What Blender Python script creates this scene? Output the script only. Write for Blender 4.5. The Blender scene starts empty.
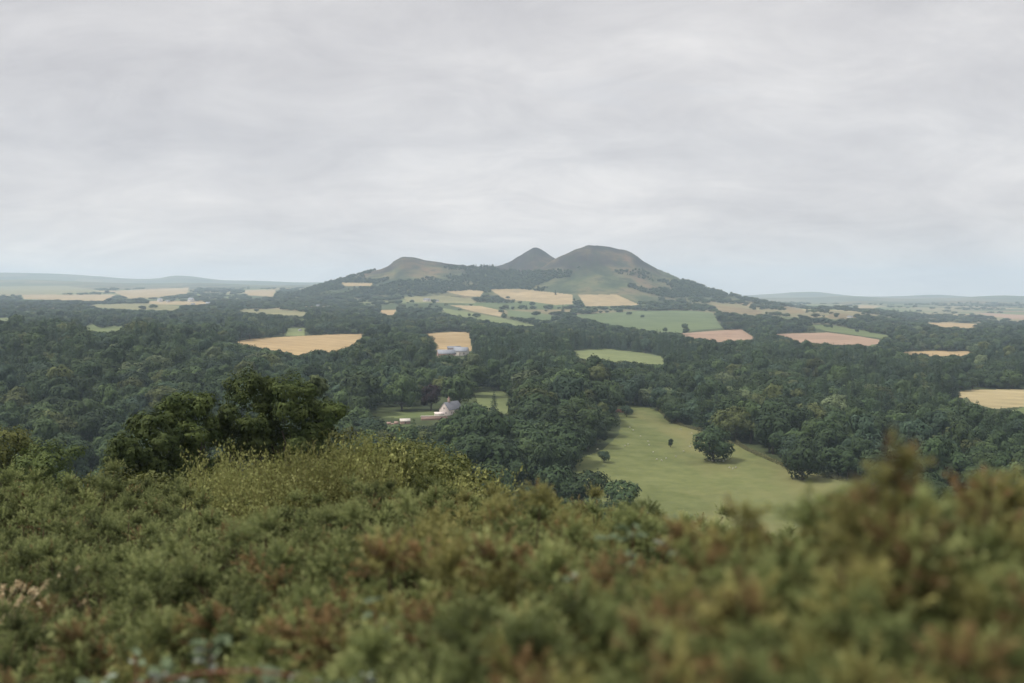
import bpy, math, random
import numpy as np
from math import radians, sin, cos, pi

SC = bpy.context.scene
COL = SC.collection

# ----------------------------------------------------------------------------------------------
# camera, sky, sun, exposure
# ----------------------------------------------------------------------------------------------
LENS, SENSOR = 35.0, 36.0
W, H = 1024, 683
F = LENS / SENSOR * W
HORIZON = 297.0
TILT = math.atan((H / 2 - HORIZON) / F)

cam_d = bpy.data.cameras.new('camera')
cam_d.lens, cam_d.sensor_width = LENS, SENSOR
cam_d.clip_start, cam_d.clip_end = 0.05, 80000.0
cam_d.dof.use_dof = True
cam_d.dof.focus_distance = 500.0
cam_d.dof.aperture_fstop = 1.9
cam_d.dof.aperture_blades = 0
cam = bpy.data.objects.new('camera', cam_d)
cam.location = (0, 0, 0)
cam.rotation_euler = (pi / 2 - TILT, 0, 0)
COL.objects.link(cam)
SC.camera = cam

SUN_ELEV, SUN_AZ = radians(56), radians(-105)      # azimuth measured clockwise from the view direction
world = bpy.data.worlds.new('World')
SC.world = world
world.use_nodes = True
nt = world.node_tree
nt.nodes.clear()
def N(tree, kind, **kw):
    n = tree.nodes.new(kind)
    for k, v in kw.items():
        setattr(n, k, v)
    return n
def ramp(tree, fac, stops, interp='LINEAR'):
    r = N(tree, 'ShaderNodeValToRGB')
    r.color_ramp.interpolation = interp
    els = r.color_ramp.elements
    while len(els) < len(stops):
        els.new(0.5)
    for e, (p, c) in zip(els, stops):
        e.position = p
        e.color = (*c, 1) if len(c) == 3 else c
    tree.links.new(fac, r.inputs['Fac'])
    return r.outputs['Color']
def mixc(tree, fac, a, b, mode='MIX'):
    m = N(tree, 'ShaderNodeMix', data_type='RGBA', blend_type=mode)
    for sock, v in ((m.inputs[0], fac), (m.inputs[6], a), (m.inputs[7], b)):
        if isinstance(v, (int, float)):
            sock.default_value = v
        elif isinstance(v, tuple):
            sock.default_value = (*v, 1)
        else:
            tree.links.new(v, sock)
    return m.outputs[2]
def mathn(tree, op, a, b=None, c=None):
    m = N(tree, 'ShaderNodeMath', operation=op)
    for i, v in enumerate((a, b, c)):
        if v is None:
            continue
        if isinstance(v, (int, float)):
            m.inputs[i].default_value = v
        else:
            tree.links.new(v, m.inputs[i])
    return m.outputs[0]

def build_world():
    t = nt
    L = t.links.new
    sky = N(t, 'ShaderNodeTexSky', sky_type='NISHITA', sun_disc=False, sun_elevation=SUN_ELEV, sun_rotation=SUN_AZ)
    tc = N(t, 'ShaderNodeTexCoord')
    sep = N(t, 'ShaderNodeSeparateXYZ')
    L(tc.outputs['Generated'], sep.inputs[0])
    z = mathn(t, 'ADD', mathn(t, 'MAXIMUM', sep.outputs[2], 0.0), 0.26)
    cx = mathn(t, 'DIVIDE', sep.outputs[0], z)
    cy = mathn(t, 'DIVIDE', sep.outputs[1], z)
    cmb = N(t, 'ShaderNodeCombineXYZ')
    L(cx, cmb.inputs[0]); L(cy, cmb.inputs[1])
    def noise(scale, detail, rough, off, sx=1.0, sy=1.0, dist=0.0):
        mp = N(t, 'ShaderNodeMapping')
        mp.inputs['Location'].default_value = (off, off * 1.7, 0)
        mp.inputs['Scale'].default_value = (sx, sy, 1)
        L(cmb.outputs[0], mp.inputs[0])
        n = N(t, 'ShaderNodeTexNoise')
        n.inputs['Scale'].default_value = scale
        n.inputs['Detail'].default_value = detail
        n.inputs['Roughness'].default_value = rough
        n.inputs['Distortion'].default_value = dist
        L(mp.outputs[0], n.inputs['Vector'])
        return n.outputs['Fac']
    big = noise(1.0, 6, 0.56, 3.1, 0.8, 1.0, 0.6)
    mid = noise(3.4, 8, 0.64, 8.4, 0.8, 1.0, 0.6)
    f = mathn(t, 'ADD', mathn(t, 'MULTIPLY', big, 0.6), mathn(t, 'MULTIPLY', mid, 0.4))
    cloud = ramp(t, f, [(0.34, (4.25, 4.12, 4.30)), (0.45, (5.10, 4.97, 5.10)), (0.55, (5.85, 5.70, 5.76)), (0.66, (6.9, 6.7, 6.65))])
    # thin places where a little blue comes through the layer
    thin = ramp(t, noise(0.9, 4, 0.5, 21.3, 0.5, 1.0, 0.2), [(0.56, (0, 0, 0)), (0.74, (0.42, 0.42, 0.42))])
    skyc = mixc(t, 1.0, sky.outputs[0], (1.6, 1.6, 1.6), 'MULTIPLY')
    blue = mixc(t, 0.6, skyc, (5.6, 5.9, 6.3))
    allc = mixc(t, thin, cloud, blue)
    # an overcast dome is brighter overhead than low down
    up = N(t, 'ShaderNodeMapRange', interpolation_type='SMOOTHSTEP')
    L(sep.outputs[2], up.inputs['Value'])
    up.inputs['From Min'].default_value = 0.26
    up.inputs['From Max'].default_value = 0.95
    up.inputs['To Min'].default_value = 1.0
    up.inputs['To Max'].default_value = 2.0
    low = N(t, 'ShaderNodeMapRange', interpolation_type='SMOOTHSTEP')
    L(sep.outputs[2], low.inputs['Value'])
    low.inputs['From Min'].default_value = 0.0
    low.inputs['From Max'].default_value = 0.16
    low.inputs['To Min'].default_value = 1.22
    low.inputs['To Max'].default_value = 1.0
    g = mathn(t, 'MULTIPLY', up.outputs[0], low.outputs[0])
    gc = N(t, 'ShaderNodeCombineXYZ')
    warm = mathn(t, 'SUBTRACT', low.outputs[0], 1.0)
    for i, k in enumerate((0.55, 0.18, -0.22)):
        L(mathn(t, 'MULTIPLY', g, mathn(t, 'ADD', 1.0, mathn(t, 'MULTIPLY', warm, k))), gc.inputs[i])
    allc = mixc(t, 1.0, allc, gc.outputs[0], 'MULTIPLY')
    bg = N(t, 'ShaderNodeBackground')
    bg.inputs['Strength'].default_value = 0.122
    L(allc, bg.inputs['Color'])
    out = N(t, 'ShaderNodeOutputWorld')
    L(bg.outputs[0], out.inputs['Surface'])
build_world()

sun_d = bpy.data.lights.new('sun', 'SUN')
sun_d.energy = 3.9
sun_d.angle = radians(7)
sun_d.color = (1.0, 0.94, 0.85)
sun = bpy.data.objects.new('sun', sun_d)
sun.rotation_euler = (pi / 2 - SUN_ELEV, 0, pi - SUN_AZ)
COL.objects.link(sun)

SC.view_settings.view_transform = 'Standard'
SC.view_settings.look = 'None'
SC.view_settings.exposure = 0.0
SC.view_settings.gamma = 1.0
SC.view_settings.use_curve_mapping = False
SC.render.engine = 'CYCLES'
cy = SC.cycles
cy.max_bounces = 6
cy.diffuse_bounces = 3
cy.glossy_bounces = 1
cy.transmission_bounces = 3
cy.transparent_max_bounces = 4
cy.volume_bounces = 3
cy.use_denoising = True
cy.use_adaptive_sampling = True
cy.adaptive_threshold = 0.02
cy.caustics_reflective = cy.caustics_refractive = False
SC.render.use_persistent_data = False

HAZE_DENSITY = 0.000080

# ----------------------------------------------------------------------------------------------
# helpers
# ----------------------------------------------------------------------------------------------
def mesh_np(name, verts, faces, mat=None, attr=None, smooth=False):
    """faces: (n,k) array or list of such arrays"""
    me = bpy.data.meshes.new(name)
    verts = np.asarray(verts, dtype=np.float32)
    if not isinstance(faces, list):
        faces = [faces]
    faces = [np.asarray(f, dtype=np.int32) for f in faces if len(f)]
    nloop = sum(f.size for f in faces)
    npoly = sum(len(f) for f in faces)
    me.vertices.add(len(verts))
    me.vertices.foreach_set('co', verts.ravel())
    me.loops.add(nloop)
    me.loops.foreach_set('vertex_index', np.concatenate([f.ravel() for f in faces]))
    me.polygons.add(npoly)
    sizes = np.concatenate([np.full(len(f), f.shape[1], dtype=np.int32) for f in faces])
    starts = np.concatenate([[0], np.cumsum(sizes)[:-1]]).astype(np.int32)
    me.polygons.foreach_set('loop_start', starts)
    if smooth:
        me.polygons.foreach_set('use_smooth', np.ones(npoly, dtype=bool))
    me.update(calc_edges=True)
    if attr:
        for k, v in attr.items():
            a = me.attributes.new(k, 'FLOAT', 'POINT')
            a.data.foreach_set('value', np.asarray(v, dtype=np.float32))
    if mat is not None:
        me.materials.append(mat)
    return me

def link(name, data, parent=None, loc=None, rot=None, scale=None):
    o = bpy.data.objects.new(name, data)
    COL.objects.link(o)
    if parent is not None:
        o.parent = parent
    if loc is not None:
        o.location = loc
    if rot is not None:
        o.rotation_euler = rot
    if scale is not None:
        o.scale = scale
    return o

def tag(o, label=None, cat=None, group=None, kind=None):
    if label: o['label'] = label
    if cat: o['category'] = cat
    if group: o['group'] = group
    if kind: o['kind'] = kind
    return o

def empty(name, loc, rotz=0.0, scale=(1, 1, 1)):
    o = link(name, None, loc=loc, rot=(0, 0, rotz), scale=scale)
    o.empty_display_size = 0.2
    return o

def hash2(ix, iy, seed):
    h = (ix.astype(np.int64) * 374761393 + iy.astype(np.int64) * 668265263 + seed * 974634777) & 0xFFFFFFFF
    h = ((h ^ (h >> 13)) * 1274126177) & 0xFFFFFFFF
    return ((h ^ (h >> 16)) & 0xFFFF) / 65535.0
def vnoise(x, y, seed=0):
    ix, iy = np.floor(x), np.floor(y)
    fx, fy = x - ix, y - iy
    fx = fx * fx * (3 - 2 * fx); fy = fy * fy * (3 - 2 * fy)
    a = hash2(ix, iy, seed); b = hash2(ix + 1, iy, seed)
    c = hash2(ix, iy + 1, seed); d = hash2(ix + 1, iy + 1, seed)
    return (a * (1 - fx) + b * fx) * (1 - fy) + (c * (1 - fx) + d * fx) * fy
def fbm(x, y, oct=4, seed=0):
    s = 0; amp = 0.5
    for k in range(oct):
        s = s + amp * vnoise(x, y, seed + k * 17)
        x = x * 2.03; y = y * 2.03; amp *= 0.5
    return s * 2 - 0.94      # about -1..1

def unit(v):
    return v / np.maximum(np.linalg.norm(v, axis=-1, keepdims=True), 1e-9)
def tubes(paths, sides=5):
    """paths: list of (points (n,3), radii (n,)) -> verts, quads"""
    V, Q = [], []
    base = 0
    for P, R in paths:
        P = np.asarray(P, float); R = np.asarray(R, float)
        T = np.gradient(P, axis=0)
        T = unit(T)
        up = np.where(np.abs(T[:, 2:3]) > 0.9, np.array([[1.0, 0, 0]]), np.array([[0, 0, 1.0]]))
        A = unit(np.cross(T, up)); B = np.cross(T, A)
        ang = np.linspace(0, 2 * pi, sides, endpoint=False)
        ring = P[:, None, :] + R[:, None, None] * (np.cos(ang)[None, :, None] * A[:, None, :] + np.sin(ang)[None, :, None] * B[:, None, :])
        V.append(ring.reshape(-1, 3))
        n = len(P)
        i, j = np.meshgrid(np.arange(n - 1), np.arange(sides), indexing='ij')
        j2 = (j + 1) % sides
        q = np.stack([i * sides + j, i * sides + j2, (i + 1) * sides + j2, (i + 1) * sides + j], -1).reshape(-1, 4)
        Q.append(q + base)
        base += n * sides
    return np.concatenate(V), np.concatenate(Q)

# ----------------------------------------------------------------------------------------------
# terrain: a viewpoint hill, a wooded river valley, farmland beyond, three hills and far ridges
# ----------------------------------------------------------------------------------------------
NEAR = np.array([(0, -1.62), (1.5, -1.75), (3, -1.98), (8, -2.75), (15, -4.1), (25, -7.2), (40, -12.4), (70, -21.5), (120, -37),
                 (200, -59), (300, -82), (400, -96), (480, -100)])
COLS = {
    -200: [(480, -100), (560, -96), (700, -84), (1100, -54), (1300, -56), (1700, -66), (2200, -64), (3300, -43), (5000, -15), (7000, 42), (9000, 85), (11000, 110), (13500, 170), (17000, 130), (26000, 100)],
    120: [(480, -100), (560, -96), (700, -85), (1100, -57), (1300, -58), (1700, -68), (2200, -64), (3300, -43), (5000, -15), (7000, 42), (9000, 85), (11000, 110), (13500, 170), (17000, 130), (26000, 100)],
    300: [(480, -100), (720, -86), (1100, -78), (1350, -76), (2000, -66), (3300, -45), (5000, -10), (7000, 45), (9000, 85), (11000, 110), (13500, 150), (17000, 120), (26000, 100)],
    440: [(480, -99), (720, -85), (1300, -79), (2000, -74), (2600, -68), (3300, -48), (4400, 0), (5000, 20), (7000, 30), (9000, 50), (13500, 80), (26000, 60)],
    680: [(480, -100), (600, -98), (900, -98), (1500, -93), (1900, -88), (2400, -80), (3600, -48), (4400, -10), (5200, 10), (7000, -40), (9000, -30), (13500, 0), (26000, 0)],
    820: [(480, -100), (600, -98), (1000, -102), (1500, -98), (2300, -88), (3000, -72), (3800, -50), (4600, -55), (6000, -75), (7500, -60), (9000, -60), (10500, -40), (13000, -20), (17000, 0), (26000, 0)],
    960: [(480, -100), (1000, -103), (1500, -102), (2500, -98), (4000, -100), (6000, -95), (7500, -72), (9000, -60), (10500, -50), (13000, -20), (17000, 0), (26000, 0)],
    1250: [(480, -100), (1000, -103), (1500, -102), (2500, -98), (4000, -96), (6000, -90), (7500, -60), (9000, -55), (10500, -40), (13000, -20), (17000, 0), (26000, 0)],
}
CKEYS = sorted(COLS)
# three hills: outline of each as it rises from its own depth (column, row), depth, front and back spread
HILLS = [
    (4850, 620, 900, [(440, 300), (480, 296), (510, 286), (535, 272), (552, 261), (565, 255), (576, 249.5), (586, 246), (596, 245), (606, 245.8), (618, 249), (630, 252), (642, 260), (652, 266), (668, 274), (690, 283), (720, 293), (745, 299), (770, 304), (800, 309), (860, 322)]),
    (5350, 600, 900, [(380, 300), (430, 281), (470, 269), (490, 267), (505, 263.5), (519, 256), (528, 250.8), (535, 247.8), (542, 250.2), (552, 257), (566, 264), (585, 272), (620, 284), (680, 300)]),
    (5050, 650, 900, [(270, 297), (300, 291), (330, 283), (350, 278), (372, 271.5), (388, 266.5), (396, 260), (403, 257), (412, 257.5), (430, 261), (450, 264), (470, 266.5), (495, 267.5), (520, 272), (560, 284), (610, 297)]),
]
RIDGES = [
    (14500, 1500, 2500, [(-260, 277), (-80, 273.5), (20, 273), (60, 274), (100, 276.5), (135, 279), (158, 278.5), (176, 275.8), (192, 276.5), (215, 279.5), (260, 281), (300, 282.5), (345, 283), (420, 300)]),
    (10500, 1100, 1500, [(-260, 283), (-60, 281), (40, 280), (90, 282), (140, 283.5), (200, 283), (270, 285.5), (330, 286), (420, 302)]),
    (14500, 1300, 2500, [(640, 300), (720, 296.5), (770, 294), (800, 292), (815, 291.8), (835, 294), (862, 296.5), (900, 296), (935, 294.8), (975, 297), (1024, 299), (1080, 297), (1200, 296), (1300, 300)]),
    (11000, 900, 1200, [(690, 303), (760, 298), (800, 297.5), (850, 296), (900, 298.5), (950, 298), (1000, 295.5), (1060, 298), (1200, 297), (1300, 302)]),
    (8800, 600, 800, [(780, 307), (830, 302.5), (870, 301), (920, 303), (965, 300.5), (1010, 302.5), (1070, 300), (1200, 301), (1300, 308)]),
]
def smooth_interp(x, xs, ys):
    xs = np.asarray(xs, float); ys = np.asarray(ys, float)
    m = np.gradient(ys, xs)
    i = np.clip(np.searchsorted(xs, x) - 1, 0, len(xs) - 2)
    h = xs[i + 1] - xs[i]
    t = np.clip((x - xs[i]) / h, 0, 1)
    t2, t3 = t * t, t * t * t
    return (2 * t3 - 3 * t2 + 1) * ys[i] + (t3 - 2 * t2 + t) * h * m[i] + (-2 * t3 + 3 * t2) * ys[i + 1] + (t3 - t2) * h * m[i + 1]

def terrain(x, y, want_hill=False):
    x = np.asarray(x, float); y = np.asarray(y, float)
    r = np.hypot(x, y)
    a = np.arctan2(x, y)
    Y = r * np.cos(np.minimum(np.abs(a), 0.63))
    p = 512 + F * np.tan(np.clip(a, -0.95, 0.95))
    near = np.interp(Y, NEAR[:, 0], NEAR[:, 1])
    vals = []
    for k in CKEYS:
        c = np.array(COLS[k])
        vals.append(np.interp(Y, c[:, 0], c[:, 1]))
    vals = np.array(vals)
    pc = np.clip(p, CKEYS[0], CKEYS[-1])
    i = np.clip(np.searchsorted(CKEYS, pc) - 1, 0, len(CKEYS) - 2)
    ck = np.array(CKEYS, float)
    t = (pc - ck[i]) / (ck[i + 1] - ck[i])
    t = t * t * (3 - 2 * t)
    lo = np.take_along_axis(vals, i[None], 0)[0]
    hi = np.take_along_axis(vals, (i + 1)[None], 0)[0]
    far = lo * (1 - t) + hi * t
    z = np.where(Y < 480, near, far)
    # undulation
    z = z + np.where(r < 60, 1, 0) * 0.0 + 0.10 * fbm(x / 2.3, y / 2.3, 3, 5) * np.clip((r - 0.5) / 3, 0, 1)
    z = z + fbm(x / 160, y / 160, 3, 11) * np.clip((Y - 60) / 400, 0, 1) * 1.6
    z = z + fbm(x / 900, y / 900, 4, 23) * np.clip((Y - 1500) / 3000, 0, 1) * 9
    z = z + fbm(x / 2600, y / 1500, 4, 31) * np.clip((Y - 6500) / 5000, 0, 1) * 18
    for depth, sf, sb, prof in RIDGES:
        pr = np.array(prof)
        row = smooth_interp(p, pr[:, 0], pr[:, 1])
        top = -(row - HORIZON) / F * depth
        inside = (p > pr[0, 0]) & (p < pr[-1, 0])
        d = np.where(Y < depth, (depth - Y) / sf, (Y - depth) / sb)
        z = np.where(inside, np.maximum(z, z + (top - z) * np.exp(-d * d)), z)
    hill = np.zeros_like(z)
    for depth, sf, sb, prof in HILLS:
        pr = np.array(prof)
        row = smooth_interp(p, pr[:, 0], pr[:, 1])
        row = row + fbm(p / 7.0, p * 0 + depth, 4, 43) * 0.9
        top = -(row - HORIZON) / F * depth
        inside = (p > pr[0, 0]) & (p < pr[-1, 0])
        d = np.where(Y < depth, (depth - Y) / sf, (Y - depth) / sb)
        g = np.exp(-np.power(d, 1.7))
        rise = np.where(inside, np.maximum(top - z, 0) * g, 0)
        hill = np.maximum(hill, rise)
    nz = fbm(x / 220, y / 420, 5, 41)
    z = z + hill * (1 + 0.0 * nz) + nz * np.clip(hill / 120, 0, 1) * 11 * np.clip(np.abs(Y - 5000) / 250, 0.25, 1)
    return (z, hill) if want_hill else z

ct, st = cos(TILT), sin(TILT)
def project(x, y, z):
    yc = np.maximum(y * ct - z * st, 1e-3)
    return 512 + F * x / yc, H / 2 - F * (y * st + z * ct) / yc, yc
def ray(px, py):
    dx, dz = (px - 512) / F, (H / 2 - py) / F
    return np.array([dx, ct + dz * st, -st + dz * ct])
TS = np.geomspace(30, 16000, 6000)
def on_ground(px, py, tmin=30):
    """the point of the ground that a pixel of the photograph looks at"""
    d = ray(px, py)
    ts = TS[TS >= tmin]
    P = d[None, :] * ts[:, None]
    below = P[:, 2] < terrain(P[:, 0], P[:, 1])
    k = int(np.argmax(below)) if below.any() else len(ts) - 1
    x, y = P[k, 0], P[k, 1]
    return np.array([x, y, float(terrain(np.array([x]), np.array([y]))[0])])
def at_depth(px, Y):
    x = (px - 512) / F * Y
    return np.array([x, Y, float(terrain(np.array([x]), np.array([Y]))[0])])

def crop_cell(x, y):
    """far farmland: warped blocks of fields -> (a number per field 0..1, distance to its hedge 0..0.5)"""
    xs = x + 160 * fbm(x / 900, y / 900, 2, 71); ys = y + 160 * fbm(x / 900, y / 900, 2, 72)
    u = (xs * 0.94 + ys * 0.34) / 430.0; v = (-xs * 0.34 + ys * 0.94) / 400.0
    iv = np.floor(v)
    u = u + hash2(iv, iv * 0 + 3, 5) * 0.8
    iu = np.floor(u)
    fu, fv = u - iu, v - iv
    return hash2(iu, iv, 9), np.minimum(np.minimum(fu, 1 - fu), np.minimum(fv, 1 - fv))
# fields, by the outline each shows across the valley: (name, colour key, label, outline, min depth, max depth)
FIELDS = [
    ('pasture', 'pasture', [(613, 404), (640, 406), (657, 410), (669, 421), (701, 431), (737, 443), (766, 455), (790, 467.5), (826, 476), (853, 481), (872, 500), (900, 580), (620, 580), (640, 520), (600, 500), (580, 478), (574, 461), (604, 449), (619, 434), (621, 420)], 300, 1200),
    ('pasture', 'pale_grass', [(474, 393), (490, 391), (508, 390.5), (508, 414), (487, 413), (478, 403)], 500, 1300),
    ('lawn', 'grass', [(363, 414), (400, 411.5), (432, 410.5), (440, 412), (440, 418), (400, 418), (380, 417)], 500, 1200),
    ('pasture', 'pale_grass', [(453, 360), (458, 360), (457, 373), (452.5, 373)], 600, 2000),
    ('stubble_field', 'tan', [(229, 343), (252, 338.5), (300, 336), (340, 334), (364, 334), (360, 340), (346, 352), (335, 353.5), (322, 351), (299, 355.5), (285, 353), (266, 349), (244, 346)], 1000, 3200),
    ('stubble_field', 'tan', [(416, 334.6), (445, 332), (469, 331.5), (472, 351), (455, 351), (436, 350), (433, 339.6)], 900, 3200),
    ('pasture', 'pale_grass', [(572, 351), (605, 348.5), (640, 352.5), (664, 356.5), (664, 365), (632, 364.5), (612, 361.5), (582, 363.5)], 900, 2800),
    ('pasture', 'green', [(572, 315), (604, 313), (640, 310.7), (690, 310.5), (712, 313), (722, 328), (698, 330), (677, 333.5), (650, 331), (600, 323)], 1500, 4300),
    ('ploughed_field', 'pink', [(677, 333.8), (710, 331), (741, 329), (757, 339.5), (719, 343), (690, 338)], 1200, 3600),
    ('ploughed_field', 'pink', [(773, 334), (800, 333), (828, 332.5), (860, 336.5), (881, 340), (876, 346), (840, 345), (801, 343)], 1000, 3600),
    ('stubble_field', 'tan', [(900, 352), (935, 350.5), (974, 351.5), (970, 356), (910, 356)], 900, 3000),
    ('pasture', 'grass', [(806, 325), (828, 324.5), (860, 330), (889, 335.5), (884, 338.5), (856, 335), (827, 331)], 1200, 4500),
    ('hay_field', 'hay', [(945, 391.5), (980, 389.5), (1075, 389), (1080, 404), (1024, 406.5), (993, 409), (968, 401)], 600, 1700),
    ('pasture', 'grass', [(1024, 407), (1080, 404), (1080, 422), (1030, 420), (1008, 412)], 600, 1700),
    ('rough_pasture', 'scrub', [(713, 305), (735, 307), (764, 311), (758, 315), (722, 312)], 2200, 5200),
    ('rough_pasture', 'scrub', [(783, 306), (800, 308), (806, 313), (790, 314)], 2200, 5200),
    ('stubble_field', 'tan', [(927, 322.5), (950, 322.5), (978, 324), (974, 328), (940, 327.5)], 2500, 7000),
    ('stubble_field', 'straw', [(489, 289), (520, 289), (572, 294.5), (573, 304), (555, 305), (532, 301.5), (505, 299)], 2600, 5000),
    ('stubble_field', 'straw', [(578, 294.5), (616, 294.5), (640, 305), (608, 306), (586, 306.5)], 2600, 5000),
    ('stubble_field', 'straw', [(446, 291.5), (470, 290), (484, 291), (480, 297), (462, 295.5)], 2600, 5500),
    ('pasture', 'olive', [(404, 297), (440, 295.5), (473, 299), (475, 303.5), (430, 302.5), (406, 301.5)], 2300, 5500),
    ('stubble_field', 'straw', [(449, 305), (480, 306), (504, 311), (500, 316.5), (474, 311.5)], 2000, 5500),
    ('pasture', 'green', [(507, 310), (540, 313), (560, 316.5), (559, 322), (530, 318.5), (508, 316)], 2000, 5000),
    ('pasture', 'pale_grass', [(442, 308), (470, 312.5), (516, 321), (540, 326.5), (512, 325.5), (470, 318), (446, 313.5)], 1500, 5000),
    ('stubble_field', 'tan', [(381, 310), (396, 309.8), (394, 315), (382, 315)], 1500, 5000),
    ('pasture', 'olive', [(0, 286.5), (63, 285.5), (104, 291), (60, 293.5), (0, 294.5), (-60, 294), (-60, 287)], 2500, 12000),
    ('stubble_field', 'straw', [(22, 295.5), (70, 294.5), (116, 294.5), (104, 301), (60, 300), (24, 299)], 2200, 9000),
    ('stubble_field', 'straw', [(110, 291), (150, 289), (189, 287.5), (187, 293.5), (160, 296.5), (130, 298.5), (118, 294)], 2500, 10000),
    ('pasture', 'olive', [(91, 304.5), (140, 304), (179, 306), (176, 310.5), (130, 309.5), (97, 307.5)], 2000, 7000),
    ('stubble_field', 'straw', [(147, 301), (200, 301), (214, 303.5), (190, 305), (150, 304)], 2000, 7000),
    ('pasture', 'olive', [(238, 309), (270, 309), (306, 312), (304, 317.5), (270, 314.5), (242, 312.5)], 1800, 6000),
    ('stubble_field', 'straw', [(244, 290), (276, 289.5), (273, 297), (246, 295)], 2500, 9000),
    ('pasture', 'pale_grass', [(287, 328), (305, 327.5), (305, 335.8), (286, 335.8)], 1500, 5000),
    ('pasture', 'grass', [(76, 330), (93, 324), (101, 328.5), (129.5, 322.5), (128, 330), (107, 334), (90, 331.5)], 1500, 5000),
    ('stubble_field', 'straw', [(340, 282.5), (372, 283), (371, 286), (345, 286)], 2800, 8000),
    ('pasture', 'pale_grass', [(0, 318), (12, 317.5), (10, 322), (-20, 323), (-20, 318)], 1500, 5000),
    ('rough_pasture', 'scrub', [(830, 313), (850, 314), (845, 319), (828, 318)], 2000, 5500),
    ('stubble_field', 'straw', [(860, 305), (880, 306), (872, 309), (858, 308)], 3000, 9500),
    ('rough_pasture', 'pink', [(970, 312), (1024, 315), (1060, 316), (1060, 321), (1010, 319)], 3500, 11000),
]
FIELD_LABELS = ['sheep grazed olive green pasture sloping down right of the wooded knoll', 'pale green strip of pasture right of the white cottage', 'mid green lawn left of the white cottage', 'narrow pale grass gap in the trees above the white cottage', 'large golden barley field left of the farm sheds', 'small golden field directly behind the farm sheds', 'pale green mid valley pasture ringed by woods', 'large smooth green field at the foot of the main hill', 'pinkish ploughed field touching the large green field', 'longer pinkish ploughed field at right', 'thin golden strip in the right hand woods', 'green strip just above the longer ploughed field', 'pale cut hay field at the right edge', 'green pasture just below the pale hay field', 'brownish rough pasture on the right foot of the main hill', 'tiny brownish rough pasture right of the hill foot', 'hazy golden field in the far right valley', 'large pale stubble field below the middle peak', 'pale stubble field below the main peak', 'small pale stubble strip below the left shoulder of the hills', 'dry olive pasture with small houses below the leftmost hill', 'slanting pale stubble strip below the olive pasture', 'green pasture between stubble strips below the middle peak', 'long pale green strip slanting below the stubble strip', 'tiny golden patch left of the slanting strips', 'dry olive plain at the far left edge', 'long pale stubble field across the far left plain', 'pale stubble field with lone trees on the far left plain', 'dry olive strip below the far left white houses', 'pale stubble strip behind the far left white houses', 'dry olive strip left of centre above the golden field', 'small pale stubble field below the left horizon', 'small pale green paddock above the golden barley field', 'mid green clearing in the far left woods', 'tiny pale stubble strip at the foot of the leftmost hill', 'pale green patch at the left edge above the woods', 'small brownish patch above the longer ploughed field', 'tiny pale stubble patch before the blue ridges', 'pinkish rough field in the far right haze']
def inside_poly(px, py, poly):
    res = np.zeros(px.shape, bool)
    n = len(poly)
    j = n - 1
    for i in range(n):
        xi, yi = poly[i]; xj, yj = poly[j]
        if yi != yj:
            c = ((yi > py) != (yj > py)) & (px < (xj - xi) * (py - yi) / (yj - yi) + xi)
            res ^= c
        j = i
    return res
# picture mask of open ground, at 2 samples per pixel, to keep trees off the fields and out of the views to them
MS = 2
gy, gx = np.meshgrid(np.arange(683 * MS) / MS, np.arange(-80 * MS, 1104 * MS) / MS, indexing='ij')
gxw = gx + fbm(gx / 9, gy / 3, 3, 61) * 2.2
gyw = gy + fbm(gx / 7, gy / 3, 3, 62) * np.clip((gy - 285) / 90, 0.35, 1.3)
CLEAR = np.zeros(gx.shape, np.uint8)
for k, (nm, colr, poly, y0, y1) in enumerate(FIELDS):
    CLEAR[inside_poly(gxw, gyw, poly)] = k + 1
for poly in ([(432, 399), (452, 396), (463, 401), (464, 410), (452, 417), (432, 417)], [(385, 407), (440, 407), (440, 424), (385, 425)], [(435, 346), (471, 345), (471, 358), (435, 358)]):
    CLEAR[inside_poly(gx, gy, poly)] = 200
def clear_at(px, py):
    ix = np.clip(((px + 80) * MS).astype(int), 0, CLEAR.shape[1] - 1)
    iy = np.clip((py * MS).astype(int), 0, CLEAR.shape[0] - 1)
    return CLEAR[iy, ix]

# ----------------------------------------------------------------------------------------------
# materials
# ----------------------------------------------------------------------------------------------
def new_mat(name):
    m = bpy.data.materials.new(name)
    m.use_nodes = True
    m.node_tree.nodes.clear()
    return m, m.node_tree
def mat_noise(t, scale, detail=4, rough=0.55, coord='Object', sx=(1, 1, 1)):
    tc = N(t, 'ShaderNodeTexCoord')
    mp = N(t, 'ShaderNodeMapping')
    mp.inputs['Scale'].default_value = sx
    t.links.new(tc.outputs[coord], mp.inputs[0])
    n = N(t, 'ShaderNodeTexNoise')
    n.inputs['Scale'].default_value = scale
    n.inputs['Detail'].default_value = detail
    n.inputs['Roughness'].default_value = rough
    t.links.new(mp.outputs[0], n.inputs['Vector'])
    return n.outputs['Fac']
def finish(t, color, rough=0.9, spec=0.1, translucent=0.0):
    out = N(t, 'ShaderNodeOutputMaterial')
    b = N(t, 'ShaderNodeBsdfPrincipled')
    b.inputs['Roughness'].default_value = rough
    b.inputs['Specular IOR Level'].default_value = spec
    if isinstance(color, tuple):
        b.inputs['Base Color'].default_value = (*color, 1)
    else:
        t.links.new(color, b.inputs['Base Color'])
    if translucent > 0:
        tr = N(t, 'ShaderNodeBsdfTranslucent')
        if isinstance(color, tuple):
            tr.inputs[0].default_value = (*color, 1)
        else:
            t.links.new(color, tr.inputs[0])
        mx = N(t, 'ShaderNodeMixShader')
        mx.inputs[0].default_value = translucent
        t.links.new(b.outputs[0], mx.inputs[1]); t.links.new(tr.outputs[0], mx.inputs[2])
        t.links.new(mx.outputs[0], out.inputs['Surface'])
    else:
        t.links.new(b.outputs[0], out.inputs['Surface'])
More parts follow.
